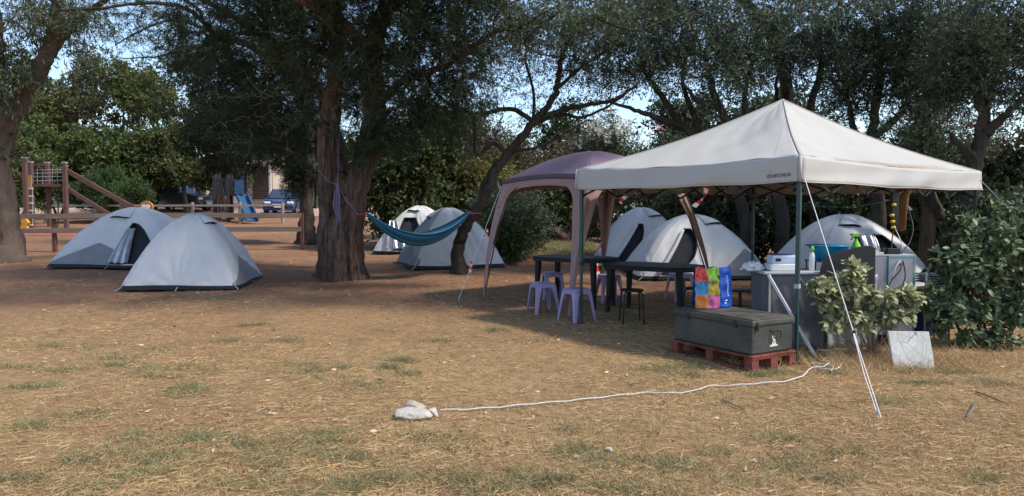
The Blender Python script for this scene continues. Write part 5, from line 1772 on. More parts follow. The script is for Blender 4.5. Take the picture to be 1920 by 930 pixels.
for i, (sx_, sy_) in enumerate(seeds_):
    poly = [(-SW / 2 + .005, .005), (SW / 2 - .005, .005), (SW / 2 - .005, SH - .005), (-SW / 2 + .005, SH - .005)]
    for j, (tx, ty) in enumerate(seeds_):
        if i == j: continue
        nx_, ny_ = tx - sx_, ty - sy_
        ln_ = math.hypot(nx_, ny_); nx_ /= ln_; ny_ /= ln_
        lim = ln_ / 2 - .0025
        out_ = []
        for q in range(len(poly)):
            a, b = poly[q], poly[(q + 1) % len(poly)]
            da, db = (a[0] - sx_) * nx_ + (a[1] - sy_) * ny_ - lim, (b[0] - sx_) * nx_ + (b[1] - sy_) * ny_ - lim
            if da <= 0: out_.append(a)
            if (da <= 0) != (db <= 0):
                t_ = da / (da - db); out_.append((a[0] + (b[0] - a[0]) * t_, a[1] + (b[1] - a[1]) * t_))
        poly = out_
        if len(poly) < 3: break
    if len(poly) < 3: continue
    MB().prism(poly, lambda u, v: sp_(u, v, .0015), lambda u, v: sp_(u, v, -.004)).build('stone_chip', CH[2] if rr.random() < .07 else CH[rr.randint(0, 1)], root)

# ================================================================== ropes, rocks, log
WR = mat('white_rope', (.52, .50, .48), .75, .12, 30)
def ground_rope(name, label, pts, r, m, cat='rope'):
    P = [on(*p) + Vector((0, 0, r + .006)) for p in pts]
    P = smooth_path(P, 8)
    rr = random.Random(len(pts))
    for i, p in enumerate(P):
        p.x += rr.uniform(-.002, .002); p.y += rr.uniform(-.003, .003)
        p.z = gz(p.x, p.y) + r + .008 + .008 * abs(math.sin(i * .37))
    o = MB(P[0]).tube(P, r, 7).build(name, m, None, smooth=True)
    o.location = P[0]
    return tag(o, label, cat)
ground_rope('white_rope', 'white rope running over the dry grass from the rocks to loose coils', [(822, 773), (870, 772), (930, 768), (990, 762), (1050, 757), (1110, 751), (1170, 744), (1215, 740), (1255, 741), (1300, 737), (1330, 728), (1380, 726), (1430, 722), (1480, 717), (1508, 706), (1520, 694), (1545, 690), (1555, 682), (1542, 680), (1560, 673), (1576, 684), (1570, 694), (1545, 696), (1530, 690), (1525, 684), (1560, 690), (1558, 700)], .0062, WR)
ground_rope('orange_rope', 'thin orange rope leading from the rocks to the left picture edge', [(745, 770), (700, 776), (640, 780), (560, 784), (480, 788), (400, 793), (320, 797), (220, 800), (100, 803), (-40, 806)], .0028, mat('orange_cord', (.42, .20, .11), .8, .15, 20))
ROCK = mat('white_limestone', (.43, .395, .345), .9, .2, 9, bump=.6, bscale=30)
ROCK2 = mat('tan_limestone', (.38, .33, .26), .9, .2, 9, bump=.6, bscale=30)
def rock(label, p, s, seed, m):
    bm = bmesh.new()
    bmesh.ops.create_icosphere(bm, subdivisions=4, radius=1)
    r_ = random.Random(seed)
    cuts = [(Vector((r_.gauss(0, 1), r_.gauss(0, 1), r_.gauss(0, .8))).normalized(), r_.uniform(.5, .85)) for _ in range(9)]
    for v in bm.verts:
        for n_, d_ in cuts:
            k_ = v.co.dot(n_) - d_
            if k_ > 0: v.co -= n_ * k_ * .9
        v.co += v.co.normalized() * .05 * noise.noise(v.co * 2.6 + Vector((seed, 0, 0))) + v.co.normalized() * .025 * noise.noise(v.co * 8)
        v.co = Vector((v.co.x * s[0], v.co.y * s[1], v.co.z * s[2]))
    me = bpy.data.meshes.new('rock'); bm.to_mesh(me); bm.free()
    o = link_mesh('rock', me, m, None, True)
    me.set_sharp_from_angle(angle=R(35))
    o.location = p + Vector((0, 0, s[2] * .45))
    o.rotation_euler.z = seed
    return tag(o, label, 'rock', 'pale rocks weighing down the rope')
c = on(772, 783)
rock('large flat white rock at the end of the white rope', c, (.16, .10, .052), 3, ROCK)
rock('rounded white rock touching the rope end', c + Vector((.155, .03, 0)), (.065, .06, .05), 6, ROCK)
rock('thin tan rock lying on top of the large white rock', c + Vector((.02, .07, .062)), (.095, .05, .028), 9, ROCK2)
rock('tan rock behind the large white rock', c + Vector((-.02, .19, 0)), (.10, .06, .055), 12, ROCK2)
rock('small round pale stone lying alone in the lower meadow', on(1141, 846), (.032, .03, .02), 15, ROCK)
# bare wood: log behind, sticks
lp = on(1052, 455)
root = thing('log', lp, 'short pale sawn log raised in the grass behind the tents', 'log')
P0, P1 = at(1031, 425, lp.y - .1) - lp, Vector((.20, .2, .12))
lg = MB().tube([P0, P0.lerp(P1, .4), P1], [.15, .155, .16], 14, flute=lambda a, t, p: 1 + .06 * math.sin(4 * a + 3 * t)).build('bole', BARK_OLD, root, smooth=True, auto=50)
dd = (P1 - P0).normalized()
MB().tube([P0 - dd * .012, P0 + dd * .002], [.13, .135], 14).build('cut_face', mat('fresh_wood', (.46, .38, .27), .8, .15, 14), root)
for k, e_ in enumerate((Vector((.12, 0, .75)), Vector((.3, .1, .6)), Vector((.45, -.1, .45)), Vector((.05, .1, .55)))):
    MB().tube(smooth_path([P1 * .6, P1 * .5 + e_ * .5 + Vector((.04, 0, .05)), e_], 4), [.02 - .0012 * i for i in range(9)], 5).build('dead_branch', TWIG_LICHEN, root)
def stick(label, pts, r, m=TWIG_LICHEN):
    P = smooth_path([on(px, py) + Vector((0, 0, .012 + h)) for px, py, h in pts], 5)
    o = MB(P[0]).tube(P, [r * (1 - .5 * i / len(P)) for i in range(len(P))], 6).build('stick', m, None, smooth=True)
    o.location = P[0]
    tag(o, label, 'stick')
stick('bleached stick poking up right of the guy rope peg', [(1812, 785, 0), (1822, 775, .02), (1834, 760, .05)], .012)
stick('dark dry twig lying right of the stone slab', [(1830, 737, 0), (1860, 750, .01), (1890, 762, 0)], .008, TWIG_GREY)
stick('pale twig lying in front of the red pallet', [(1355, 752, 0), (1372, 762, .01), (1395, 770, 0)], .007)
MB(gp(3.65, 7.62)).tube([gp(3.35, 7.72, .03), gp(3.78, 7.62, .04)], .012, 7).build('white_tube', mat('white_tube', (.62, .62, .63), .4, .05, 10))
o = bpy.data.objects['white_tube']; o.location = gp(3.65, 7.62); tag(o, 'pale tube lying at the foot of the camp kitchen', 'tube')

# ================================================================== two leafy shrubs in front
def big_leaf_shrub(name, label, base, branches, blobs, leafm, seed, L, W, nsingle, ntotal, stemm):
    """blobs: (centre, radii, weight); leaves stand in whorls at twig ends; the front ones are single objects"""
    rng = np.random.default_rng(seed)
    root = thing(name, base, label, 'shrub')
    org = np.array(base)
    nodes = []
    for pts, r in branches:
        P = smooth_path(pts, 6)
        MB(base).tube(P, [r * (1 - .7 * i / (len(P) - 1)) for i in range(len(P))], 6).build('stem', stemm, root, smooth=True)
        nodes += [np.array(p) for p in P[2:]]
    wsum = sum(b_[2] for b_ in blobs)
    tw = grow(nodes, [.012] * len(nodes), [(c_, r_, max(2, int(w_ / wsum * ntotal / 7))) for c_, r_, w_ in blobs], rng, .006, .14)
    V, F = twig_mesh(tw)
    link_mesh('twigs', np_mesh('twigs', V - org, F), stemm, root, True, 'stuff')
    P, D = [], []
    for pts, r in tw:
        d = unit(pts[-1] - pts[-3])
        for k in range(7):
            t = rng.uniform(.35, 1.0) * 4
            i = min(3, int(t)); f = t - i
            P.append(pts[i] * (1 - f) + pts[i + 1] * f)
            D.append(unit(d * .55 + rng.normal(size=3) * .75 + np.array([0, -.15, -.05])))
    P, D = np.array(P), np.array(D)
    order = np.argsort(P[:, 1] + rng.normal(size=len(P)) * .06)
    # one shared leaf blade with a fold along the midrib
    us = [(0, 0), (.18, .30), (.42, .5), (.68, .42), (.88, .2), (1, 0)]
    vs, fs = [], []
    for u, w_ in us:
        droop = -.14 * u * u
        vs += [(u * L, -w_ * W, droop * L + .16 * w_ * W), (u * L, 0, droop * L), (u * L, w_ * W, droop * L + .16 * w_ * W)]
    for i in range(len(us) - 1):
        for j in range(2):
            fs.append((3 * i + j, 3 * i + 3 + j, 3 * i + 4 + j, 3 * i + 1 + j))
    me = bpy.data.meshes.new('leaf'); me.from_pydata(vs, [], fs); me.materials.append(leafm); me.update()
    me.polygons.foreach_set('use_smooth', np.ones(len(me.polygons), bool))
    tmpl, tf = np.array(vs), np.array(fs)
    RV, RF = [], []
    for n_, i in enumerate(order):
        d = Vector(D[i]); sc = rng.uniform(.5, 1.3)
        up = Vector((rng.normal() * .5, -.35 + rng.normal() * .4, 1)).normalized()
        y_ = up.cross(d)
        if y_.length < .05: y_ = d.orthogonal()
        y_.normalize(); z_ = d.cross(y_)
        M3 = Matrix((d, y_, z_)).transposed()
        loc = P[i] - org
        if n_ < nsingle:
            o = bpy.data.objects.new('leaf', me); COL.objects.link(o); o.parent = root
            M4 = M3.to_4x4() @ Matrix.Scale(sc, 4); M4.translation = Vector(loc)
            o.matrix_basis = M4
        else:
            A = np.array(M3) * sc
            RF.append(tf + len(RV) * len(tmpl)); RV.append(tmpl @ A.T + loc)
    if RV:
        link_mesh('foliage', np_mesh('foliage', np.concatenate(RV), np.concatenate(RF)), leafm, root, True, 'stuff')
    return root
def shrub_leaf(nm, c, tr):
    m = mat(nm, c, .5, .25, 3.5, trans=tr, spec=.35, island=.3)
    # every single leaf object gets its own shade
    N, Lk = m.node_tree.nodes, m.node_tree.links
    p = N['Principled BSDF']; src = p.inputs['Base Color'].links[0].from_socket
    oi = N.new('ShaderNodeObjectInfo'); hs = N.new('ShaderNodeHueSaturation'); mr = N.new('ShaderNodeMapRange')
    mr.inputs[3].default_value = .7; mr.inputs[4].default_value = 1.25
    Lk.new(oi.outputs['Random'], mr.inputs[0]); Lk.new(mr.outputs[0], hs.inputs['Value']); Lk.new(src, hs.inputs['Color']); Lk.new(hs.outputs[0], p.inputs['Base Color'])
    return m
sb = gp(3.86, 7.52)
def q3(px, py, D): return at(px, py, D)
brs = [([sb, q3(1600, 600, 7.5), q3(1570, 540, 7.45)], .012), ([sb, q3(1640, 600, 7.5), q3(1665, 560, 7.45), q3(1700, 530, 7.4)], .012),
       ([sb, q3(1615, 590, 7.5), q3(1610, 530, 7.45), q3(1600, 495, 7.45)], .013), ([sb, q3(1580, 630, 7.5), q3(1545, 580, 7.4), q3(1525, 560, 7.4)], .010), ([sb, q3(1650, 620, 7.5), q3(1690, 600, 7.4)], .009)]
bls = [(tuple(q3(1600, 530, 7.45)), (.22, .2, .19), 26), (tuple(q3(1555, 555, 7.4)), (.15, .14, .16), 16), (tuple(q3(1650, 560, 7.45)), (.18, .18, .16), 18), (tuple(q3(1705, 555, 7.4)), (.13, .12, .09), 10),
       (tuple(q3(1610, 600, 7.4)), (.22, .16, .14), 14), (tuple(q3(1605, 497, 7.45)), (.07, .08, .06), 5), (tuple(q3(1660, 605, 7.4)), (.14, .12, .09), 6), (tuple(q3(1535, 540, 7.4)), (.12, .1, .12), 9), (tuple(q3(1570, 600, 7.35)), (.16, .12, .13), 9), (tuple(q3(1690, 585, 7.4)), (.16, .12, .12), 9)]
big_leaf_shrub('pale_shrub', 'pale green leafy shrub with dry stems in front of the camp kitchen', sb, brs, bls, shrub_leaf('pale_shrub_leaf', (.30, .315, .17), .3), 5, .095, .048, 295, 2200, mat('shrub_stem', (.20, .15, .10), .9, .2, 10))
# bare dry twigs at its foot
rng = np.random.default_rng(77)
tw = []
for k in range(70):
    a = rng.uniform(0, 6.28); l_ = rng.uniform(.2, .55)
    s_ = np.array(sb) + np.array([rng.normal() * .12, rng.normal() * .1, 0.01])
    e_ = s_ + np.array([math.cos(a) * l_ * .7, math.sin(a) * l_ * .4, rng.uniform(.02, .35)])
    pts = np.array([s_ + (e_ - s_) * t + rng.normal(size=3) * .02 for t in np.linspace(0, 1, 5)])
    tw.append((pts, .005))
V, F = twig_mesh(tw, 3)
o = link_mesh('brushwood', np_mesh('brushwood', V, F), mat('shrub_stem', (.20, .15, .10), .9, .2, 10), None, True, 'stuff')
tag(o, 'tangle of dry twigs at the foot of the pale shrub', 'twigs')
# long dry grass round the kitchen, slab and pallet
n = 5200
x = np.concatenate([rng.normal(3.9, .45, n // 2), rng.uniform(2.2, 6.2, n // 2)]); y = np.concatenate([rng.normal(7.35, .18, n // 2), rng.uniform(6.9, 7.8, n // 2)])
az = rng.uniform(0, 6.28, n)
D = unit(np.stack([np.cos(az), np.sin(az), rng.uniform(.2, 1.5, n)], 1))
V, F = leaf_arrays(np.stack([x, y, gz_np(x, y) - .004], 1), D, .17, .005, rng, 'tri')
o = link_mesh('long_dry_grass', np_mesh('long_dry_grass', V, F), mat('straw', (.46, .33, .16)), None, False, 'stuff')
tag(o, 'longer dry grass along the foot of shrubs, pallet and slab', 'grass')

rb_ = gp(5.75, 8.15)
brs = [([rb_ + Vector((dx, 0, 0)), rb_ + Vector((dx * 1.6, -.1, .5)), rb_ + Vector((dx * 2.1, -.1, 1.0 + .25 * math.cos(dx * 4)))], .018) for dx in (-.5, -.25, 0, .25, .45)]
bls = [(tuple(q3(1800, 500, 8.1)), (.36, .3, .3), 60), (tuple(q3(1870, 470, 8.1)), (.35, .3, .36), 60), (tuple(q3(1790, 590, 8.0)), (.35, .28, .28), 50), (tuple(q3(1880, 580, 8.0)), (.38, .28, .32), 60),
       (tuple(q3(1850, 640, 7.9)), (.45, .22, .12), 30), (tuple(q3(1820, 430, 8.2)), (.2, .2, .2), 18), (tuple(q3(1910, 400, 8.2)), (.3, .3, .25), 20), (tuple(q3(1745, 560, 8.0)), (.12, .15, .2), 12), (tuple(q3(1950, 520, 8.0)), (.3, .3, .5), 30)]
big_leaf_shrub('big_shrub', 'big dark leafy shrub at the right edge beside the fridge', rb_, brs, bls, shrub_leaf('big_shrub_leaf', (.105, .145, .07), .25), 8, .095, .048, 300, 3800, BARK_DARK)

# clothes line between the trees
ll = MB().tube(smooth_path([at(1480, 384, 14.9), at(1590, 388, 14), at(1690, 372, 12.8)], 8), .004, 4).build('clothes_line', mat('green_line', (.12, .25, .16), .6, .1, 10))
tag(ll, 'thin green line strung under the right trees behind the canopy', 'line')
# ================================================================== rail fence
WOOD = mat('weathered_wood', (.155, .115, .095), .9, .0, 3, bump=.3, bscale=20, col2=(.23, .175, .145), stretch=(.3, 1, 1))
WOOD_R = mat('red_brown_wood', (.13, .055, .04), .85, .2, 4, bump=.2)
def rail_fence(label, pts, hs, post_h, m, pm, rw=.11, rd=.05, pw=.11, name='rail_fence', roundp=False):
    base = gp(pts[0][0], pts[0][1])
    root = thing(name, base, label, 'fence')
    for i, (x, y) in enumerate(pts):
        z = gz(x, y)
        if roundp:
            MB(base).tube([(x, y, z - .1), (x, y, z + post_h)], pw / 2, 10).build('post', pm, root, smooth=True, auto=50)
        else:
            MB(base).box((x, y, z + post_h / 2 - .05), (pw, pw, post_h + .1)).build('post', pm, root, bevel=.008)
    for i in range(len(pts) - 1):
        (x0, y0), (x1, y1) = pts[i], pts[i + 1]
        for h in hs:
            a, b = Vector((x0, y0 - pw / 2 - rd / 2 - .003, gz(x0, y0) + h)), Vector((x1, y1 - pw / 2 - rd / 2 - .003, gz(x1, y1) + h))
            MB(base).bar(a, b, rd, rw).build('rail', m, root, bevel=.006)
    return root
fy = 20.6
X0 = at(-40, 400, fy).x
fp = [(at(px, 400, D).x, D) for px, D in ((-60, 20.2), (101, 20.3), (245, 20.6), (400, 20.9), (566, 21.2))]
rail_fence('weathered two rail wooden fence behind the left tents', fp, (.62, 1.03), 1.1, WOOD, WOOD_R, .14, .05, .10)
fp = [(at(px, 400, D).x, D) for px, D in ((-30, 36.5), (86, 36.6), (180, 36.8), (275, 37), (361, 37), (450, 37), (530, 37.2))]
rail_fence('paler round post fence beyond the playground', fp, (.38, .95), 1.12, mat('pale_wood', (.26, .22, .185), .9, .2, 3), mat('pale_wood', (.26, .22, .185)), .10, .06, .17, roundp=True)

# ================================================================== climbing tower
BR = mat('brown_play_wood', (.105, .060, .050), .8, .15, 3)
CAPM = mat('grey_caps', (.30, .30, .29), .5, .1, 5)
tb = on(85, 428)
TD = 33.0
def tp(px, py, dD=0): return at(px, py, TD + dD)
tb = gp(tp(85, 400).x, TD)
root = thing('climbing_tower', tb, 'brown wooden climbing tower with net rails and sloping ramp beams', 'play tower')
def post(px, ytop, dD, w=.16, cap=True):
    p = tp(px, ytop, dD)
    g0 = gp(p.x, TD + dD)
    o = MB(tb).box((p.x, TD + dD, (g0.z - .1 + p.z) / 2), (w, w, p.z - g0.z + .1)).build('post', BR, root)
    if cap: MB(tb).box((p.x, TD + dD, p.z + .03), (w + .03, w + .03, .06)).build('cap', CAPM, o)
    return p
for px, yt, dD in ((46, 297, -1.0), (57, 305, -.2), (121, 306, -.2), (89, 306, 1.4), (122, 312, 1.4), (57, 308, 1.4)):
    post(px, yt, dD)
def beam(a, b, w, h, nm='beam', m=BR, par=None):
    return MB(tb).bar(a, b, w, h).build(nm, m, par or root)
beam(tp(57, 308), tp(90, 309), .1, .12, 'top_beam')
beam(tp(57, 347), tp(122, 348), .5, .12, 'platform'); beam(tp(57, 347, 1.2), tp(122, 348, 1.2), .8, .12, 'platform')
for y_ in (319, 325, 332, 339):
    MB(tb).tube([tp(60, y_), tp(120, y_ - 1)], .018, 5).build('net_rope', CAPM, root)
for x_ in (70, 80, 98, 108):
    MB(tb).tube([tp(x_, 314), tp(x_, 346)], .012, 5).build('net_rope', CAPM, root)
MB(tb).tube([tp(109, 348, .1), tp(109, 425, .1)], .03, 6).build('pole', STEEL_B, root)
beam(tp(124, 319), tp(252, 391), .12, .2, 'ramp_beam'); beam(tp(124, 352), tp(205, 402), .12, .17, 'ramp_beam')
beam(tp(228, 380), tp(228, 402), .12, .14, 'ramp_post')
beam(tp(249, 382), tp(249, 402), .16, .16, 'ramp_post')
beam(tp(54, 328, -.5), tp(54, 352, -.5), .26, .05, 'side_board', mat('ochre_panel', (.36, .20, .06), .8, .1, 4))
ld = beam(tp(52, 350, -.6), tp(52, 424, -.6), .03, .03, 'ladder_rope', CAPM)
beam(tp(61, 350, -.6), tp(61, 424, -.6), .03, .03, 'ladder_rope', CAPM)
for y_ in (353, 367, 380, 394, 407, 421):
    beam(tp(51, y_, -.62), tp(62, y_ + 1, -.62), .05, .05, 'rung', mat('rung_white', (.68, .67, .65), .6, .05, 5))
# white sign box and wall behind it
wb = gp(tp(100, 400, 5).x, TD + 14)
root = thing('notice_board', wb, 'white board on a wooden post seen under the climbing tower', 'board')
MB().box((0, 0, .75), (.16, .16, 1.5)).build('post', WOOD, root)
MB().box((.35, -.12, 1.75), (.55, .06, 1.1)).build('panel', mat('board_white', (.70, .69, .66), .6, .05, 4), root)
MB().box((.35, -.05, 1.75), (1.9, .05, 1.5)).build('backing', mat('board_cream', (.50, .45, .38), .8, .1, 3), root)

# orange spring toys
ORG = mat('orange_panel', (.62, .27, .03), .6, .1, 4)
SPR = mat('spring_dark', (.05, .05, .05), .5, .1, 4, metal=.5)
def spring(root, z1, r=.10):
    P = [Vector((r * math.cos(t), r * math.sin(t), .04 + (z1 - .04) * t / (6.283 * 5))) for t in [6.283 * 5 * i / 90 for i in range(91)]]
    MB().tube(P, .018, 5).build('spring', SPR, root)
    MB().box((0, 0, .02), (.34, .34, .04)).build('ground_plate', SPR, root)
p = gp(at(33, 425, 24.5).x, 24.5)
root = thing('spring_rocker', p, 'yellow orange spring rocker by the left edge behind the fence', 'play rocker')
spring(root, .30)
out = [(-.35, .35), (-.30, .30), (.30, .30), (.38, .42), (.34, .55), (.42, .66), (.30, .82), (.18, .80), (.10, .68), (-.05, .72), (-.12, .84), (-.26, .80), (-.34, .62), (-.40, .50)]
MB().prism(out, lambda u, v: (u, -.06, v), lambda u, v: (u, .06, v)).build('side_panel', ORG, root, bevel=.01)
MB().box((0, 0, .64), (.35, .30, .05)).build('seat', mat('seat_dark', (.06, .05, .05), .6, .1, 4), root)
p = gp(at(276, 405, 27).x, 27)
root = thing('spring_rider', p, 'brown and white spring rider with round eyes behind the left tents', 'play rocker')
spring(root, .42)
def disc(cx, cz, rx, rz_, y0, y1, n=26):
    return ([(cx + rx * math.cos(6.283 * i / n), cz + rz_ * math.sin(6.283 * i / n)) for i in range(n)], lambda u, v: (u, y0, v), lambda u, v: (u, y1, v))
TOY = mat('toy_brown', (.42, .16, .045), .6, .1, 4); TOYW = mat('toy_white', (.76, .74, .70), .6, .05, 4)
hd = MB().prism(*disc(-.02, 1.13, .26, .22, -.06, .06)).build('head', TOY, root, bevel=.01)
MB().prism(*disc(.12, .72, .30, .34, -.05, .05)).build('body', TOY, root, bevel=.01)
MB().prism(*disc(-.05, .80, .18, .22, -.075, -.052)).build('belly', TOYW, root)
for x_ in (-.09, .07):
    e_ = MB().prism(*disc(x_, 1.14, .075, .085, -.085, -.062)).build('eye', TOYW, hd)
MB().box((.42, 0, .50), (.34, .07, .07)).build('foot_rest', mat('seat_dark', (.06, .05, .05), .6, .1, 4), root)

# ================================================================== small tower with blue slide
TD2 = 39.0
def t2(px, py, d=0): return at(px, py, TD2 + d)
b2 = gp(t2(435, 400).x, TD2)
root = thing('slide_tower', b2, 'dark wooden play tower with blue slide beside the blue car', 'play tower')
DKB = mat('dark_play_wood', (.030, .028, .030), .7, .2, 4); RB2 = mat('red_play_leg', (.10, .03, .022), .7, .2, 4)
for px, yt, d in ((402, 327, -.6), (409, 325, .7), (427, 327, -.6), (433, 326, .7), (452, 328, -.6), (461, 326, .2)):
    p = t2(px, yt, d); g0 = gp(p.x, TD2 + d)
    MB(b2).box((p.x, TD2 + d, (g0.z + p.z) / 2), (.17, .17, p.z - g0.z)).build('post', DKB, root)
MB(b2).bar(t2(400, 365, 0), t2(464, 365, 0), 1.3, .12).build('platform', DKB, root)
MB(b2).bar(t2(404, 336, -.6), t2(452, 337, -.6), .08, .10).build('top_rail', DKB, root)
for px in range(407, 452, 5):
    MB(b2).bar(t2(px, 337, -.62), t2(px, 364, -.62), .07, .05).build('baluster', DKB, root)
for y_ in (376, 386, 396, 406):
    MB(b2).bar(t2(411, y_, -.7), t2(425, y_, -.7), .05, .05).build('rung', RB2, root)
for px in (409, 427):
    MB(b2).bar(t2(px, 366, -.72), t2(px, 414, -.72), .07, .07).build('ladder_rail', RB2, root)
sl0, sl1 = t2(453, 366, -.6), t2(473, 415, -2.2)
BLU = mat('blue_slide_plastic', (.03, .08, .17), .4, .1, 4)
s_ = MB(b2).bar(sl0, sl1, .58, .05).build('slide', BLU, root)
for k in (-1, 1):
    MB(b2).bar(sl0 + Vector((k * .3, 0, .08)), sl1 + Vector((k * .3, 0, .08)), .05, .2).build('slide_side', BLU, s_)
MB(b2).bar(t2(448, 337, -.7), t2(448, 364, -.7), .45, .05).build('slide_panel', BLU, root)

# ================================================================== cars
TYRE = mat('tyre', (.015, .015, .016), .85, .1, 8); RIM = mat('rim_grey', (.35, .35, .36), .35, .1, 8, metal=.7)
GLASS = mat('car_glass', (.035, .05, .07), .08, .1, 3, spec=.8)
LIGHT = mat('headlight', (.75, .77, .8), .1, .05, 3, spec=.8); REDL = mat('tail_light', (.35, .01, .015), .2, .05, 3)
def car(label, loc, rz, paint, L_, W_, H_, suv=False):
    """nose towards +x"""
    root = thing('parked_car', loc, label, 'car', 'cars parked beyond the playground', rz)
    hl = L_ / 2
    hood = .62 * H_ if not suv else .64 * H_
    # side profile (x, z): lower body then roof
    prof = [(-hl, .42), (-hl + .03, .80 * hood), (-hl + .12, hood + .02), (-hl + .30, hood + .05), (.10 * L_, hood + .04), (.36 * L_, hood - .06), (hl - .10, hood - .22), (hl, .52), (hl - .02, .28), (-hl + .05, .28)]
    def body_w(z): return W_ / 2 * (1 - .05 * max(0, z - .6))
    mb = MB()
    n = len(prof)
    secs = [(-1, .93), (-.93, 1.0), (0, 1.01), (.93, 1.0), (1, .93)]
    vs, fs = [], []
    for s, k in secs:
        for x, z in prof:
            vs.append((x * (k if abs(s) > .95 else 1), s * body_w(z), z))
    for a in range(len(secs) - 1):
        for i in range(n):
            fs.append((a * n + i, a * n + (i + 1) % n, (a + 1) * n + (i + 1) % n, (a + 1) * n + i))
    fs.append(tuple(range(n))); fs.append(tuple((len(secs) - 1) * n + i for i in range(n - 1, -1, -1)))
    mb.add(vs, fs); bd = mb.build('body', paint, root, bevel=.05, smooth=True, auto=40)
    # cabin
    r0, r1 = (-hl + .12, .20 * L_), (-hl + (.30 if suv else .55), .02 * L_)
    zb, zt = hood + .01, H_
    wb, wt = W_ / 2 * .96, W_ / 2 * .78
    cv = [(r0[0], -wb, zb), (r0[1], -wb, zb), (r0[1], wb, zb), (r0[0], wb, zb), (r1[0], -wt, zt), (r1[1], -wt, zt), (r1[1], wt, zt), (r1[0], wt, zt)]
    cb = MB().add(cv, [(0, 1, 5, 4), (1, 2, 6, 5), (2, 3, 7, 6), (3, 0, 4, 7), (4, 5, 6, 7)]).build('cabin', paint, root, bevel=.05, smooth=True, auto=40)
    def pane(q, nm, ins=.1, off=.012):
        q = [Vector(cv[i]) for i in q]
        c = sum(q, Vector()) / 4
        nn = (q[1] - q[0]).cross(q[2] - q[0]).normalized()
        if nn.dot(c - Vector((0, 0, zb))) < 0: nn = -nn
        qq = [p.lerp(c, ins) + nn * off for p in q]
        MB().add(qq, [(0, 1, 2, 3)]).build(nm, GLASS, cb)
    pane((1, 2, 6, 5), 'windscreen'); pane((3, 0, 4, 7), 'rear_window', .14); pane((0, 1, 5, 4), 'side_window', .12); pane((2, 3, 7, 6), 'side_window', .12)
    for sx in (-1, 1):
        for sy in (-1, 1):
            x, y = sx * L_ * .315, sy * (W_ / 2 - .08)
            rad = .33 if suv else .30
            wv = []
            def ring(r_, yy, k=20): return [Vector((x + r_ * math.cos(6.283 * i / k), yy, rad + r_ * math.sin(6.283 * i / k))) for i in range(k)]
            rows_ = [ring(rad * .6, y + sy * .10), ring(rad * .95, y + sy * .11), ring(rad, y + sy * .08), ring(rad, y - sy * .10)]
            k = 20
            fs = [(a * k + i, a * k + (i + 1) % k, (a + 1) * k + (i + 1) % k, (a + 1) * k + i) for a in range(3) for i in range(k)]
            wh = MB().add(sum(rows_, []), fs).build('wheel', TYRE, root, smooth=True, auto=40)
            MB().add(ring(rad * .62, y + sy * .095), [tuple(range(k))]).build('rim', RIM, wh)
    for sy in (-1, 1):
        MB().box((hl - .10, sy * (W_ / 2 - .24), hood - .27), (.16, .34, .14), Matrix.Rotation(.35, 3, 'Y')).build('headlight', LIGHT, root, bevel=.03)
        MB().box((-hl + .03, sy * (W_ / 2 - .16), hood - .12), (.08, .24, .34)).build('tail_light', REDL, root, bevel=.02)
        MB().box((.18 * L_, sy * (W_ / 2 + .06), hood + .06), (.10, .18, .12)).build('mirror', paint, root, bevel=.03)
    MB().box((hl + .0, 0, .44), (.05, W_ * .62, .16)).build('grille', TYRE, root, bevel=.02)
    MB().box((hl + .02, 0, .60), (.05, W_ * .42, .04)).build('chrome_bar', mat('chrome', (.7, .7, .72), .12, .05, 3, metal=1), root)
    MB().box((hl + .035, 0, .47), (.02, .48, .10)).build('number_plate', mat('plate_white', (.75, .75, .74), .5, .02, 4), root)
    MB().box((hl - .04, 0, .30), (.12, W_ * .92, .14)).build('bumper', paint, root, bevel=.03)
    MB().box((-hl + .04, 0, .38), (.12, W_ * .92, .18)).build('bumper', TYRE, root, bevel=.03)
    return root
cpos = gp(at(517, 400, 40.5).x, 40.5 + 1.6)
car('blue compact car parked nose forward right of the blue slide', cpos, -math.pi / 2 + .14, mat('blue_paint', (.01, .02, .075), .25, .05, 2, coat=.6, spec=.5), 3.9, 1.74, 1.52)
cpos = gp(at(345, 400, 45.2).x, 44.6)
car('dark grey estate car parked sideways under the far trees', cpos, -.25, mat('dark_grey_paint', (.035, .035, .04), .3, .05, 2, coat=.5), 4.3, 1.78, 1.62, True)

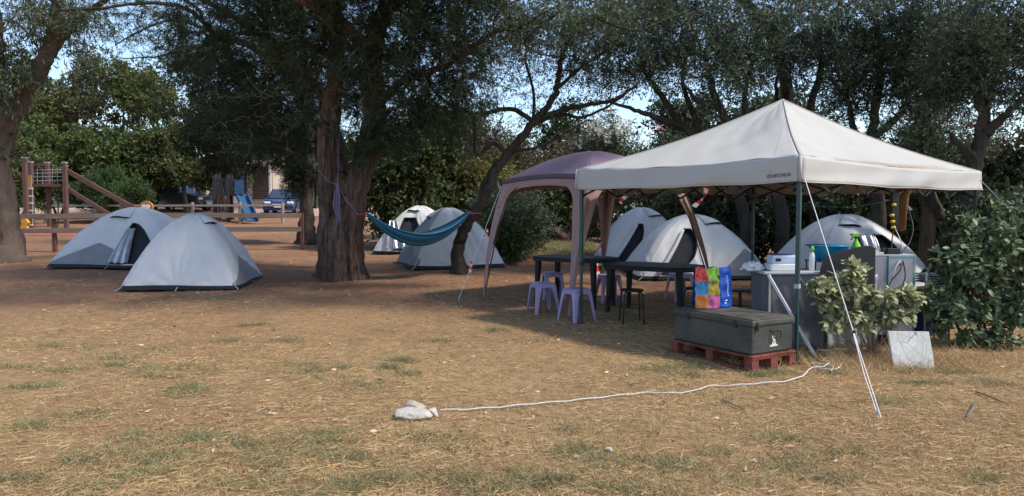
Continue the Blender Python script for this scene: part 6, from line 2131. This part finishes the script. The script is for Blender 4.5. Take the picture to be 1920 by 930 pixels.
# ================================================================== cabins
CREAM = mat('cream_wall', (.45, .38, .30), .9, .1, 2); BRW = mat('brown_boards', (.10, .075, .06), .85, .2, 4)
def cabin(label, x, y, w, d, h, shutters, rz=0):
    base = gp(x, y)
    root = thing('cabin', base, label, 'cabin', 'holiday cabins beyond the lane', rz)
    MB().box((0, 0, h / 2), (w, d, h)).build('wall', CREAM, root)
    MB().box((0, 0, .18), (w + .3, d + .5, .36)).build('base_wall', mat('pink_base', (.42, .28, .22), .9, .1, 3), root)
    rf = MB().prism([(-d / 2 - .6, h - .05), (d / 2 + .6, h - .05), (0, h + .9)], lambda u, v: (-w / 2 - .4, u, v), lambda u, v: (w / 2 + .4, u, v)).build('roof', mat('roof_tile', (.30, .20, .15), .9, .2, 3), root)
    MB().box((0, -d / 2 - .6, h), (w + .8, .05, .16)).build('fascia', mat('fascia_white', (.62, .60, .56), .7, .05, 4), rf)
    for s in shutters:
        sh = MB().box((s, -d / 2 - .03, h * .56), (1.25, .06, h * .72)).build('shutter', BRW, root)
        for k in range(14):
            MB().box((s, -d / 2 - .075, h * .24 + k * h * .049), (1.15, .03, .06), Matrix.Rotation(.5, 3, 'X')).build('slat', BRW, sh)
    dw = MB().box((-w * .18, -d / 2 - .02, 1.25), (.95, .05, 1.9)).build('door', mat('door_dark', (.06, .05, .05), .6, .1, 4), root)
    MB().box((-w * .18, -d / 2 - .035, 1.25), (1.15, .03, 2.05)).build('door_frame', mat('fascia_white', (.62, .60, .56)), dw)
    for s in (-w / 2 + .1, w / 2 + .0):
        MB().box((s, -d / 2 - .5, h / 2), (.14, .14, h - .06)).build('veranda_post', mat('fascia_white', (.62, .60, .56)), root)
    return root
pp = at(300, 400, 52)
cabin('cream cabin with veranda seen above the dark grey car', pp.x + 1.0, 53, 4.5, 4, 2.9, [1.6])
pp = at(485, 400, 49)
cabin('cabin with brown slatted shutters above the blue car', pp.x - 1.2, 51, 4.4, 4, 3.1, [1.45])
# low picket fence beyond the blue car
fp = [(at(px, 400, D).x, D) for px, D in ((505, 46.0), (530, 46.2), (560, 46.4))]
rail_fence('low grey fence behind the blue car', fp, (.3, .75), 1.0, mat('grey_rail', (.20, .22, .24), .7, .1, 4), mat('grey_rail', (.20, .22, .24)), .06, .04, .07)
